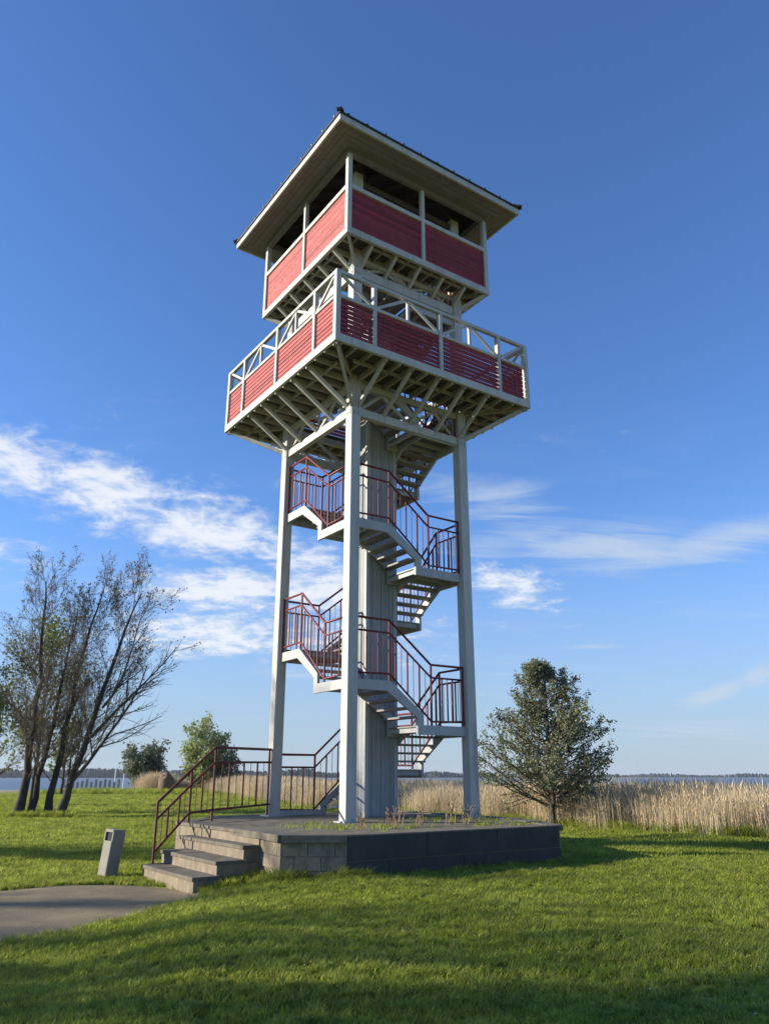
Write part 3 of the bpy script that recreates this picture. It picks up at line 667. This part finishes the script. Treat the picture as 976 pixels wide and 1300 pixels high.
bare_cfg = [dict(wob=.05, trop=.02, n=32, ang=(24, 56), ratio=.46, f0=.13, rr=.19, end=.10, prof=lambda f: 1.05 - .62 * f),
            dict(wob=.07, trop=.09, n=12, ang=(20, 48), ratio=.48, f0=.12, rr=.48, end=.25),
            dict(wob=.10, trop=.06, n=8, ang=(20, 50), ratio=.58, f0=.15, rr=.6, end=.4),
            dict(wob=.15, trop=.05, n=4, ang=(20, 45), ratio=.5, end=.5)]
def bare_tree(seed, stems, label, loc, nbud, rz=0, group=None, extra=None):
    tr = Tree(seed)
    for pts, r in stems:
        P_ = resample3(pts, 12); P_[1:-1] += tr.rng.normal(0, .05, (10, 3)); ln = float(np.linalg.norm(np.diff(P_, axis=0), axis=1).sum())
        rad = r * np.linspace(1, .10, 12) ** .85; rad[0] *= 1.45; rad[1] *= 1.08
        tr.br.append((P_, rad, 0)); tr.kids(P_, ln * .82, r, 0, 3, bare_cfg)
    if extra: 
        for p, d, ln, r in extra: tr.grow(p, d, ln, r, 1, 3, bare_cfg)
    o = tr.build('bare_tree', label, 'tree', loc, rz, group=group)
    leaves_mesh('crown', pick(tr, nbud, .06, tr.rng), .062, 'leaf_bud', o, tr.rng, 1.5); return o
def resample3(P, n):
    P = np.array(P, float); s = np.r_[0, np.cumsum(np.linalg.norm(np.diff(P, axis=0), axis=1))]; q = np.linspace(0, s[-1], n); return np.stack([np.interp(q, s, P[:, i]) for i in range(3)], -1)

def L0(x, y): return (x, y, gz(x, y) - .05)
tA = bare_tree(21, [([(0, 0, 0), (.12, 0, 2.2), (.15, .1, 5), (-.15, .2, 7.6), (-.35, .3, 10.0)], .18), ([(.35, .2, 0), (.6, .3, 2.0), (.9, .4, 5), (1.0, .5, 7.2), (1.1, .7, 8.8)], .125)],
               'twin stemmed bare tree, thickest of the clump on the left lawn', L0(-14.95, 33.8), 3600)
tB = bare_tree(22, [([(0, 0, 0), (.12, 0, 2.2), (.4, -.1, 5), (.75, 0, 7.4), (1.15, .1, 9.8)], .145)],
               'straight bare tree between the twin stemmed and the leaning one', L0(-13.85, 34.2), 2600)
tC = bare_tree(23, [([(0, 0, 0), (.45, 0, 1.7), (.85, 0, 3.6), (1.5, .1, 6.2), (2.4, .2, 9.4)], .16)],
               'bare tree leaning away with a long low branch over the lawn', L0(-13.25, 33.7), 2600,
               extra=[((.45, 0, 1.5), (.75, -.1, .72), 5.4, .085), ((1.0, 0, 3.2), (.7, .1, .72), 5.0, .07), ((1.3, 0, 4.4), (.62, -.1, .8), 4.6, .06), ((.3, 0, 1.2), (-.5, .2, 1.0), 2.6, .045)])
# trees further along the left side of the lawn, whose shadows reach across the grass
far_group = 'bare trees along the side of the lawn'
k_ = 0
SRC = ((tA, (-27, 7.4), 1.1), (tC, (-22.5, 7.0), 5.2), (tB, (-31, 10.6), .4), (tA, (-26, 17.6), 2.4), (tC, (-28, 20.5), 4.4))
for src, (x, y), rz in SRC:
    o = src.copy(); COL.objects.link(o); o.location = L0(x, y); o.rotation_euler = (0, 0, rz); tag(o, 'tall bare tree standing beyond the start of the path', 'tree', far_group)
    for c in src.children: q = c.copy(); COL.objects.link(q); q.parent = o
leafy_cfg = [dict(wob=.05, trop=.03, n=20, ang=(35, 62), ratio=.46, f0=.2, rr=.45, end=.15, prof=lambda f: .9 - .55 * f),
             dict(wob=.10, trop=.06, n=7, ang=(25, 55), ratio=.5, f0=.2, rr=.55, end=.3),
             dict(wob=.14, trop=.03, n=5, ang=(25, 55), ratio=.55, f0=.2, rr=.6, end=.4)]
def leafy(seed, name, label, loc, hgt, r, nleaf, lsize, lm, cfg=leafy_cfg, lean=(0, 0), maxl=2, spread=.10, group=None, bark='bark', stems=1, fan=.0):
    tr = Tree(seed)
    for s_ in range(stems):
        a = s_ * 2.4 + seed; fx, fy = math.cos(a) * fan, math.sin(a) * fan; hh = hgt * (1 - (.12 if stems < 6 else .045) * s_)
        P_ = resample3([(fx * .1, fy * .1, 0), (lean[0] * .3 + fx * .4, lean[1] * .3 + fy * .4, hh * .4), (lean[0] + fx, lean[1] + fy, hh)], 12); P_[1:-1] += tr.rng.normal(0, .03, (10, 3))
        rad = r * np.linspace(1, .08, 12); rad[0] *= 1.3; tr.br.append((P_, rad, 0)); tr.kids(P_, hh, r, 0, maxl, cfg)
    o = tr.build(name, label, 'tree', loc, 0, bark, group); leaves_mesh('crown', pick(tr, nleaf, spread, tr.rng), lsize, lm, o, tr.rng); return o
tL = leafy(31, 'leafy_tree', 'young tree in fresh green leaf behind the clump of bare trunks', L0(-16.9, 39.5), 8.4, .11, 6500, .095, 'leaf_spring', spread=.3)
tM = leafy(32, 'leafy_tree', 'yellow green leafy tree on the sandy shore side of the clump', L0(-20.4, 37.5), 8.0, .16, 10500, .105, 'leaf_spring', spread=.2)
leafy(33, 'slender_tree', 'slender dark stemmed sapling on the sand beyond the clump', L0(-22.5, 47), 6.0, .10, 900, .12, 'leaf_spring')
leafy(34, 'leafy_tree', 'small leafy tree near the jetty posts', L0(-27.5, 70), 5.6, .12, 1500, .2, 'leaf_spring')
for src, (x, y), rz, lb in ((tL, (-21.5, 5.5), 1.0, 'leafy spring tree beside the lawn, before the path begins'),):
    o = src.copy(); COL.objects.link(o); o.location = L0(x, y); o.rotation_euler = (0, 0, rz); tag(o, lb, 'tree')
    for c in src.children: q = c.copy(); COL.objects.link(q); q.parent = o
# conical alder by the reeds
ald = [dict(wob=.025, trop=.01, n=112, fp=1.35, ang=(46, 74), ratio=.50, f0=.11, rr=.34, end=.15, prof=lambda f: .10 + .98 * (1 - f) ** .62),
       dict(wob=.07, trop=.05, n=9, ang=(25, 55), ratio=.40, f0=.15, rr=.55, end=.3),
       dict(wob=.12, trop=.04, n=4, ang=(25, 55), ratio=.5, f0=.2, rr=.6, end=.4)]
leafy(42, 'alder_tree', 'cone shaped green alder at the edge of the reeds', L0(4.87, 24.1), 4.6, .10, 30000, .050, 'leaf_dark', ald, lean=(.05, 0), spread=.05)
# bushes near the shore
bush_cfg = [dict(wob=.06, trop=.02, n=18, ang=(30, 60), ratio=.5, f0=.08, rr=.5, end=.15), dict(wob=.1, trop=.05, n=7, ang=(25, 55), ratio=.5, f0=.15, rr=.55, end=.3), dict(wob=.14, trop=.03, n=4, ang=(25, 55), ratio=.5, f0=.2, rr=.6, end=.4)]
leafy(51, 'round_bush', 'round grey green bush on the shore by the jetty', L0(-26.6, 90), 4.6, .10, 11000, .19, 'leaf_bush', bush_cfg, stems=9, fan=1.5, spread=.25)
leafy(52, 'willow_bush', 'loose pale green willow beyond the railing', L0(-17.7, 80), 6.4, .09, 9000, .17, 'leaf_willow', bush_cfg, stems=5, fan=1.5, spread=.2)
leafy(53, 'willow_bush', 'low willow shrub with bare twigs at the willow foot', L0(-15.4, 80), 4.2, .07, 1300, .2, 'leaf_bush', bush_cfg, stems=4, fan=1.2, spread=.15)

# ------------------------------------------------------------------ instanced stuff: points and tufts in one mesh
def scatter(name, label, pts, rot, scl, var, tufts, m, kind='stuff', cat=None):
    V = []; F = []; tid = []
    for i, (v, f) in enumerate(tufts):
        o = len(V); V += list(v); F += [tuple(q + o for q in g) for g in f]; tid += [i + 1] * len(v)
    nt_ = len(V); me = bpy.data.meshes.new(name); me.from_pydata(V + [tuple(q) for q in pts], [], F); me.materials.append(M[m])
    def attr(nm, ty, vals):
        a = me.attributes.new(nm, ty, 'POINT'); a.data.foreach_set('value', vals)
    attr('tuft', 'INT', np.r_[np.array(tid), np.zeros(len(pts))].astype(np.int32)); attr('var', 'INT', np.r_[np.zeros(nt_), var].astype(np.int32))
    attr('rot', 'FLOAT', np.r_[np.zeros(nt_), rot].astype(np.float32)); attr('scl', 'FLOAT', np.r_[np.zeros(nt_), scl].astype(np.float32))
    ob = link(name, me); tag(ob, label, cat, None, kind)
    g = bpy.data.node_groups.new(name + '_nodes', 'GeometryNodeTree'); g.interface.new_socket('Geometry', in_out='INPUT', socket_type='NodeSocketGeometry'); g.interface.new_socket('Geometry', in_out='OUTPUT', socket_type='NodeSocketGeometry')
    nn = g.nodes.new; ll = g.links.new; gi = nn('NodeGroupInput'); go = nn('NodeGroupOutput'); jn = nn('GeometryNodeJoinGeometry')
    def na(nm, ty):
        q = nn('GeometryNodeInputNamedAttribute'); q.data_type = ty; q.inputs[0].default_value = nm; return q.outputs[0]
    def eq(nm, v):
        c = nn('FunctionNodeCompare'); c.data_type = 'INT'; c.operation = 'EQUAL'; ll(na(nm, 'INT'), c.inputs[2]); c.inputs[3].default_value = v; return c.outputs[0]
    sp = nn('GeometryNodeSeparateGeometry'); sp.domain = 'POINT'; ll(gi.outputs[0], sp.inputs[0]); ll(eq('tuft', 0), sp.inputs[1])
    mp = nn('GeometryNodeMeshToPoints'); ll(sp.outputs[0], mp.inputs[0])
    cx = nn('ShaderNodeCombineXYZ'); ll(na('rot', 'FLOAT'), cx.inputs[2])
    for i in range(len(tufts)):
        st = nn('GeometryNodeSeparateGeometry'); st.domain = 'POINT'; ll(gi.outputs[0], st.inputs[0]); ll(eq('tuft', i + 1), st.inputs[1])
        ip = nn('GeometryNodeInstanceOnPoints'); ll(mp.outputs[0], ip.inputs['Points']); ll(st.outputs[0], ip.inputs['Instance']); ll(eq('var', i), ip.inputs['Selection'])
        ll(cx.outputs[0], ip.inputs['Rotation']); ll(na('scl', 'FLOAT'), ip.inputs['Scale']); ll(ip.outputs[0], jn.inputs[0])
    ll(jn.outputs[0], go.inputs[0]); md = ob.modifiers.new('scatter', 'NODES'); md.node_group = g
    return ob
def blade_tuft(seed, n, rad, h, wd, lean, segs=2):
    rg = np.random.default_rng(seed); V = []; F = []
    for i in range(n):
        a = rg.uniform(0, 6.283); r = rad * math.sqrt(rg.uniform()); x, y = r * math.cos(a), r * math.sin(a); hh = h * rg.uniform(.55, 1.2); b = rg.uniform(0, 6.283); ww = wd * rg.uniform(.7, 1.2)
        ln = lean * rg.uniform(.2, 1.3) * hh; bx_, by_ = math.cos(b), math.sin(b); px, py = -by_ * ww / 2, bx_ * ww / 2; o = len(V)
        V += [(x - px, y - py, -.01), (x + px, y + py, -.01)]
        for k in range(1, segs): f = k / segs; V += [(x - px * .8 + bx_ * ln * f * f, y - py * .8 + by_ * ln * f * f, hh * f), (x + px * .8 + bx_ * ln * f * f, y + py * .8 + by_ * ln * f * f, hh * f)]
        V.append((x + bx_ * ln, y + by_ * ln, hh * .95))
        for k in range(segs - 1): q = o + 2 * k; F.append((q, q + 1, q + 3, q + 2))
        q = o + 2 * (segs - 1); F.append((q, q + 1, q + 2))
    return V, F
def in_poly(x, y, poly):
    c = np.zeros(x.shape, bool); n = len(poly)
    for i in range(n):
        x0, y0 = poly[i]; x1, y1 = poly[(i + 1) % n]
        with np.errstate(divide='ignore', invalid='ignore'): c ^= ((y0 > y) != (y1 > y)) & (x < (x1 - x0) * (y - y0) / (y1 - y0 + 1e-12) + x0)
    return c
OUTW = [tuple(T2W(a, b)[:2]) for a, b in inset(OUT, .03)]
STEPW = [tuple(T2W(a, b)[:2]) for a, b in [(-5.14, -3.14), (-3.9, -3.1), (-3.9, .4), (-4.2, -.36), (-5.14, -.94)]]
def lawn_ok(x, y): return ~in_poly(x, y, PATH_POLY) & ~in_poly(x, y, OUTW) & ~in_poly(x, y, STEPW)
# lawn rings: near ground gets small close tufts, farther ground coarser ones
gp = []; gs = []; gvr = []
for (y0, y1, dens, sc_, va) in ((3.6, 6.5, 520, .85, 0), (6.5, 9.5, 420, .95, 0), (9.5, 14, 260, 1.1, 0), (14, 22, 80, 1.0, 1), (22, 38, 34, 1.25, 1), (38, 70, 9, 1.6, 1)):
    hw0, hw1 = y1 * .56 + 1.2, 0; area = (y1 - y0) * 2 * hw0; n_ = int(area * dens); x = RNG.uniform(-hw0, hw0, n_); y = RNG.uniform(y0, y1, n_)
    k = lawn_ok(x, y) & (shore_dist(x, y) < .6) & (np.abs(x) < y * .56 + 1.2); x, y = x[k], y[k]
    patch = .9 + .16 * np.sin(x * 1.3 + 2 * np.sin(y * .7)) * np.sin(y * 1.7 + x * .4)
    gp.append(np.stack([x, y, ground_z(x, y)], -1)); gs.append(sc_ * RNG.uniform(.45, 1.45, len(x)) * patch); gvr.append(np.where(RNG.uniform(size=len(x)) < .25, 2 if va == 0 else 1, va))
# ragged taller tufts along walls, steps, path edges and trunks
def edge_tufts(pts, n, spread, lo, hi, over=False):
    P_ = resample(pts, n) + RNG.normal(0, spread, (n, 2)); k = lawn_ok(P_[:, 0], P_[:, 1]) | over; P_ = P_[k]
    gp.append(np.stack([P_[:, 0], P_[:, 1], ground_z(P_[:, 0], P_[:, 1])], -1)); gs.append(RNG.uniform(lo, hi, len(P_))); gvr.append(np.full(len(P_), 3))
W2 = lambda L_: [tuple(T2W(a, b)[:2]) for a, b in L_]
edge_tufts(W2([(-4.2, -3.1), (-4.3, -3.9), (-3.4, -4.6)]), 60, .10, .3, .7)
edge_tufts(W2([(-4.28, -3.98), (-4.0, -4.2)]), 26, .07, .5, 1.2); edge_tufts(W2([(-3.5, -4.6), (-3.2, -4.66)]), 22, .06, .5, 1.15)
edge_tufts(W2([(-3.4, -4.6), (1.1, -4.6)]), 90, .06, .3, .7); edge_tufts(W2([(-5.2, -3.25), (-4.15, -3.2)]), 70, .07, .4, .9)
edge_tufts(qa[8:], 260, .07, .2, .6, True); edge_tufts(qb[8:], 320, .08, .2, .65, True)
for x, y in ((-14.9, 33.7), (-13.8, 34.1), (-13.2, 33.6)): edge_tufts([(x - .5, y - .3), (x + .6, y - .4)], 60, .2, 1.0, 1.9)
# rank green strip in front of the reeds
er = resample(EDGE[1:9], 3000) + RNG.normal(0, .35, (3000, 2)) - np.array([.25, .25]); er = er[(er[:, 1] > 6)]
k = lawn_ok(er[:, 0], er[:, 1]); er = er[k]
gp.append(np.stack([er[:, 0], er[:, 1], ground_z(er[:, 0], er[:, 1])], -1)); gs.append(RNG.uniform(.8, 1.9, len(er))); gvr.append(np.full(len(er), 3))
xs = RNG.uniform(-31, -17, 900); ys = RNG.uniform(72, 86, 900); gp.append(np.stack([xs, ys, ground_z(xs, ys)], -1)); gs.append(RNG.uniform(1.2, 3.0, 900)); gvr.append(np.full(900, 3))
gp = np.concatenate(gp); gs = np.concatenate(gs); gvr = np.concatenate(gvr)
tufts = [blade_tuft(1, 22, .06, .060, .009, .9), blade_tuft(2, 34, .15, .07, .015, .8), blade_tuft(3, 16, .06, .042, .016, 1.3), blade_tuft(4, 26, .09, .17, .010, .8, 3)]
scatter('lawn_grass', 'short mown green grass covering the lawn', gp, RNG.uniform(0, 6.283, len(gp)), gs, gvr, tufts, 'grass')

# reeds
def reed_tuft(seed, n, rad):
    rg = np.random.default_rng(seed); V = []; F = []
    for i in range(n):
        x, y = rg.normal(0, rad, 2); h = rg.uniform(.78, 1.12); a = rg.uniform(0, 6.28); ln = rg.uniform(.02, .26); lx, ly = math.cos(a) * ln, math.sin(a) * ln; wd = rg.uniform(.0028, .006); b = rg.uniform(0, 6.28); px, py = math.cos(b) * wd, math.sin(b) * wd; o = len(V)
        V += [(x - px, y - py, -.1), (x + px, y + py, -.1), (x + lx * .5 + px, y + ly * .5 + py, h * .6), (x + lx * .5 - px, y + ly * .5 - py, h * .6), (x + lx, y + ly, h)]; F += [(o, o + 1, o + 2, o + 3), (o + 3, o + 2, o + 4)]
        if rg.uniform() < .45:   # plume
            o = len(V); V += [(x + lx * .9 - px * 2, y + ly * .9 - py * 2, h * .90), (x + lx * .9 + px * 2, y + ly * .9 + py * 2, h * .90), (x + lx * 1.5, y + ly * 1.5, h * 1.08)]; F.append((o, o + 1, o + 2))
        for q in range(2):       # dry leaf blades
            z = h * rg.uniform(.2, .75); c = rg.uniform(0, 6.28); l_ = rg.uniform(.12, .28); o = len(V); V += [(x + lx * z - .006, y + ly * z, z), (x + lx * z + .006, y + ly * z, z + .01), (x + lx * z + math.cos(c) * l_ * .6, y + ly * z + math.sin(c) * l_ * .6, z + l_ * .6)]; F.append((o, o + 1, o + 2))
    return V, F
rp = []
seg = EDGE[1:10]
pts_e = resample(seg, 4000)
dirs = np.gradient(pts_e, axis=0); nrm_ = np.stack([-dirs[:, 1], dirs[:, 0]], -1); nrm_ /= np.linalg.norm(nrm_, axis=1)[:, None]
tst = shore_dist(pts_e[:, 0] + nrm_[:, 0], pts_e[:, 1] + nrm_[:, 1]); nrm_ *= np.sign(np.median(tst))
n_ = 26000; i = RNG.integers(0, 4000, n_); dd = np.abs(RNG.exponential(9, n_)) + RNG.normal(0, .35, n_) + .3 * np.sin(i * .05); dd = np.clip(dd, -.4, 42)
rx = pts_e[i, 0] + nrm_[i, 0] * dd + RNG.normal(0, .3, n_); ry = pts_e[i, 1] + nrm_[i, 1] * dd + RNG.normal(0, .3, n_)
k = (rx > -24) & (ry > 5); rx, ry, dd = rx[k], ry[k], dd[k]
hs = RNG.uniform(.82, 1.16, len(rx)) * (1.00 + .12 * np.sin(rx * .6 + np.sin(ry)) * np.sin(ry * .37 + rx * .2)) * np.where(dd < .8, .9, 1) * np.where(rx < -6, 1.15, 1)
scatter('reeds', 'broad belt of dry golden reeds along the lake', np.stack([rx, ry, ground_z(rx, ry)], -1), RNG.uniform(0, 6.28, len(rx)), hs, RNG.integers(0, 3, len(rx)), [reed_tuft(61, 34, .27), reed_tuft(62, 34, .32), reed_tuft(63, 30, .24)], 'dryreed')
# heap of dry reeds beside the bushes
n_ = 260; a = RNG.uniform(0, 6.28, n_); r_ = np.sqrt(RNG.uniform(0, 1, n_)); hx = -23.2 + 1.9 * r_ * np.cos(a); hy = 84 + 1.4 * r_ * np.sin(a)
scatter('reed_heap', 'tan heap of dry reeds beside the round bush', np.stack([hx, hy, ground_z(hx, hy) + .5 * (1 - r_ ** 2)], -1), RNG.uniform(0, 6.28, n_), RNG.uniform(.9, 1.5, n_), RNG.integers(0, 1, n_), [reed_tuft(66, 26, .28)], 'dryreed')
# low weeds and moss tufts on the plinth
n_ = 900; pu = RNG.uniform(-3.6, 1.6, n_); pw_ = RNG.uniform(-4.2, -1.2, n_); k = (np.sin(pu * 2.1) + np.sin(pw_ * 3 + pu) + RNG.normal(0, .6, n_)) > .5
wp = np.array([tuple(T2W(a, b, .583)) for a, b in zip(pu[k], pw_[k]) if in_poly(np.array([a]), np.array([b]), inset(OUT, .3))[0]])
scatter('plinth_weeds', 'sparse low weeds growing on the plinth top', wp, RNG.uniform(0, 6.28, len(wp)), RNG.uniform(.4, 1.3, len(wp)), RNG.integers(0, 2, len(wp)), [blade_tuft(71, 9, .06, .06, .010, 1.0), blade_tuft(72, 7, .05, .09, .008, .8)], 'grass')
for wi, (u_, v_, hh, ns) in enumerate(((-2.35, -3.3, .26, 5), (-1.75, -3.2, .30, 6), (-1.45, -3.1, .36, 6), (-1.05, -3.15, .34, 5), (-.35, -3.1, .42, 7), (-.05, -3.2, .38, 6), (.35, -2.9, .22, 4))):
    rg = random.Random(int(u_ * 100)); mb = MB()
    for q in range(ns):
        a = rg.uniform(0, 6.28); x0, y0 = rg.gauss(0, .05), rg.gauss(0, .05); l_ = rg.uniform(.05, .14); h_ = hh * rg.uniform(.6, 1.1)
        pts = [(x0, y0, 0), (x0 + math.cos(a) * l_ * .4, y0 + math.sin(a) * l_ * .4, h_ * .55), (x0 + math.cos(a) * l_, y0 + math.sin(a) * l_, h_)]; mb.tube(pts, [.007, .006, .003], 4)
        for s_ in range(5):
            f = .45 + .11 * s_; b = rg.uniform(0, 6.28); p0 = Vector(pts[1]).lerp(Vector(pts[2]), (f - .45) / .55); mb.tube([p0, p0 + Vector((math.cos(b) * .035, math.sin(b) * .035, .035))], [.009, .003], 4)
    o = mb.build('dry_weed', 'stem'); o.location = T2W(u_, v_, .58); tag(o, ('first', 'second', 'third', 'fourth', 'fifth', 'sixth', 'seventh')[wi] + ' small dry reddish weed on the plinth, counted from the block walled corner', 'weed', 'dry weeds on the plinth')
# lawn flowers
def flower(col):
    V = [(0, 0, .0)]; F = []
    for k in range(6): V.append((.016 * math.cos(k * 1.047), .016 * math.sin(k * 1.047), .004))
    F = [(0, 1 + k, 1 + (k + 1) % 6) for k in range(6)]; V = [(a, b, c + .085) for a, b, c in V]; o = len(V); V += [(-.002, 0, 0), (.002, 0, 0), (.0, 0, .062)]; F.append((o, o + 1, o + 2)); return V, F
for nm, lb, m_, n_, cx_, cy_, sx_, sy_ in (('daisies', 'scattered tiny white daisies in the lawn', 'petal_w', 160, 2.0, 10, 3.0, 2.5), ('dandelions', 'scattered tiny yellow flowers in the lawn', 'petal_y', 60, .6, 7, 2.4, 2.4)):
    x = RNG.normal(cx_, sx_, n_); y = np.abs(RNG.normal(cy_, sy_, n_) - 4.2) + 4.2; k = lawn_ok(x, y); x, y = x[k], y[k]
    scatter(nm, lb, np.stack([x, y, ground_z(x, y)], -1), RNG.uniform(0, 6, len(x)), RNG.uniform(.3, .6, len(x)), np.zeros(len(x)), [flower(0)], m_)

# ------------------------------------------------------------------ shore details
jet = link('jetty', None); jx, jy = -34.0, 96; jet.location = (jx, jy, 0); tag(jet, 'old wooden jetty with a row of posts at the waterside', 'jetty')
mb = MB(); mb.box((-3.4, -.7, -.62), (3.6, .7, -.45)); mb.build('walkway', 'pier', jet)
for q in range(13):
    x = -3.2 + q * .53; h_ = 1.0 + .4 * random.random(); box('post', jet, (x - .10, -.95, -1.4), (x + .10, -.71, -.25 + h_), 'pier')
for (x, y, h_, lb) in ((-32.6, 99, 2.6, 'thin white mast beside the jetty'), (-30.9, 97, 2.9, 'thin pale pole between the mast and the round bush')):
    mb = MB(); mb.tube([(0, 0, -.5), (0, 0, h_)], [.07, .05], 8); mb.box((-.12, -.12, -.7), (.12, .12, -.1)); mb.tube([(0, 0, h_ - .02), (0, 0, h_ + .08)], [.08, .03], 8); o = mb.build('mast', 'swan'); o.location = (x, y, gz(x, y) + .3); tag(o, lb, 'mast')
def swan(x, y, rz, lb):
    o = link('swan', None); o.location = (x, y, -1.04); o.rotation_euler = (0, 0, rz); tag(o, lb, 'swan', 'swans on the lake')
    mb = MB(); mb.tube([(-.55, 0, .22), (-.42, 0, .2), (-.1, 0, .2), (.25, 0, .18), (.42, 0, .2)], [.03, .16, .24, .19, .05], 10); b_ = mb.build('body', 'swan', o, True)
    mb = MB(); mb.tube([(.34, 0, .2), (.46, 0, .36), (.44, 0, .56), (.46, 0, .72), (.52, 0, .78), (.60, 0, .76)], [.08, .06, .05, .045, .06, .04], 8); mb.build('neck', 'swan', o, True)
    mb = MB(); mb.tube([(.59, 0, .76), (.70, 0, .72)], [.03, .012], 6); mb.build('beak', 'beak', o)
for x, y, rz in ((63.8, 186, .3), (65.4, 187, 2.6), (69.0, 184, .1), (74.6, 186, 3.0), (83.6, 187, .5)): swan(x, y, rz, 'white swan floating on the lake beyond the reeds')
rk = Tree(77); rg = np.random.default_rng(5)
def rock(name, label, loc, s, seed, m_='bark'):
    rg = np.random.default_rng(seed); mb = MB(); V = []; F = []; nu, nv = 12, 7
    for j in range(nv):
        ph = math.pi * j / (nv - 1) - math.pi / 2
        for i_ in range(nu): th = 2 * math.pi * i_ / nu; q = 1 + rg.normal(0, .13); V.append((s[0] * q * math.cos(ph) * math.cos(th), s[1] * q * math.cos(ph) * math.sin(th), s[2] * q * math.sin(ph)))
    for j in range(nv - 1):
        for i_ in range(nu): F.append((j * nu + i_, j * nu + (i_ + 1) % nu, (j + 1) * nu + (i_ + 1) % nu, (j + 1) * nu + i_))
    mb.add(V, F); o = mb.build(name, m_, None, True); o.location = loc; tag(o, label, 'boulder')
rock('boulder', 'dark boulder lying in the shallows off the sandy shore', (-52.5, 104, -.9), (1.3, 1.0, .75), 3)
rock('boulder', 'brown weathered rock in front of the reed heap', (-21.4, 80, gz(-21.4, 80) + .55), (.75, .7, 1.25), 4, 'stump')

# far shore: low land strips and woods
def land(name, label, pts, dep, top):
    mb = MB(); n = len(pts); V = []
    for x, y in pts: d = np.array([x, y]) / math.hypot(x, y); V += [(x, y, -1.3), (x, y, top), (x + d[0] * dep, y + d[1] * dep, top), (x + d[0] * dep, y + d[1] * dep, -1.3)]
    F = []
    for i_ in range(n - 1):
        for k in range(3): F.append((4 * i_ + k, 4 * i_ + 4 + k, 4 * i_ + 5 + k, 4 * i_ + 1 + k))
    mb.add(V, F); tag(mb.build(name, 'shore'), label, None, None, 'structure')
def arc(a0, a1, r0, r1, n=24): return [((r0 + (r1 - r0) * i_ / (n - 1)) * math.sin(R(a0 + (a1 - a0) * i_ / (n - 1))), (r0 + (r1 - r0) * i_ / (n - 1)) * math.cos(R(a0 + (a1 - a0) * i_ / (n - 1)))) for i_ in range(n)]
land('far_shore', 'low pale reed shore across the lake', arc(-62, 18, 1500, 1650, 40), 260, -.2)
land('far_shore', 'thin far shore line at the open end of the lake', arc(14, 50, 2300, 3000, 30), 400, .2)
def woods(name, label, a0, a1, r0, r1, hfun, n, dep):
    V = []; F = []
    for q in range(n):
        a = RNG.uniform(a0, a1); f = (a - a0) / (a1 - a0); r_ = r0 + (r1 - r0) * f + RNG.uniform(20, dep); h_ = hfun(a) * RNG.uniform(.7, 1.12); w_ = h_ * RNG.uniform(.22, .40)
        x, y = r_ * math.sin(R(a)), r_ * math.cos(R(a)); o = len(V); k = 6
        for zz, rr in ((-.5, .5), (.28, 1.0), (.68, .72), (1.0, .10)):
            for i_ in range(k): t_ = i_ * 2 * math.pi / k + q; j_ = RNG.uniform(.8, 1.2); V.append((x + w_ * rr * j_ * math.cos(t_), y + w_ * rr * j_ * math.sin(t_), zz * h_ - .5))
        for s_ in range(3):
            for i_ in range(k): F.append((o + s_ * k + i_, o + s_ * k + (i_ + 1) % k, o + (s_ + 1) * k + (i_ + 1) % k, o + (s_ + 1) * k + i_))
    tag(link(name, np_mesh(name, V, F, 'forest')), label, None, None, 'stuff')
woods('far_woods', 'dark wooded far shore behind the bushes', -62, -5, 1530, 1560, lambda a: 14 + 2 * math.sin(a * .9), 3000, 120)
woods('far_woods', 'low wooded far shore seen past the alder', -5, 16, 1600, 1680, lambda a: 11 - max(0, a - 4) * .45 + 1.5 * math.sin(a * 2.1), 1100, 120)
woods('far_woods', 'faint strip of woods at the open end of the lake', 15, 48, 2400, 3100, lambda a: 9 + 2.5 * math.sin(a * 1.1), 1300, 150)

# ------------------------------------------------------------------ air
hm = bpy.data.materials.new('haze_air'); hm.use_nodes = True; t = hm.node_tree; t.nodes.clear()
pv_ = t.nodes.new('ShaderNodeVolumePrincipled'); pv_.inputs['Color'].default_value = (.80, .88, 1.0, 1); pv_.inputs['Density'].default_value = .00009; pv_.inputs['Anisotropy'].default_value = .2
t.links.new(pv_.outputs[0], t.nodes.new('ShaderNodeOutputMaterial').inputs['Volume']); M['haze'] = hm
mb = MB(); mb.box((-4050, -1250, -3.3), (4050, 4050, 17.4)); tag(mb.build('haze', 'haze'), 'thin pale haze over the lake', None, None, 'stuff')
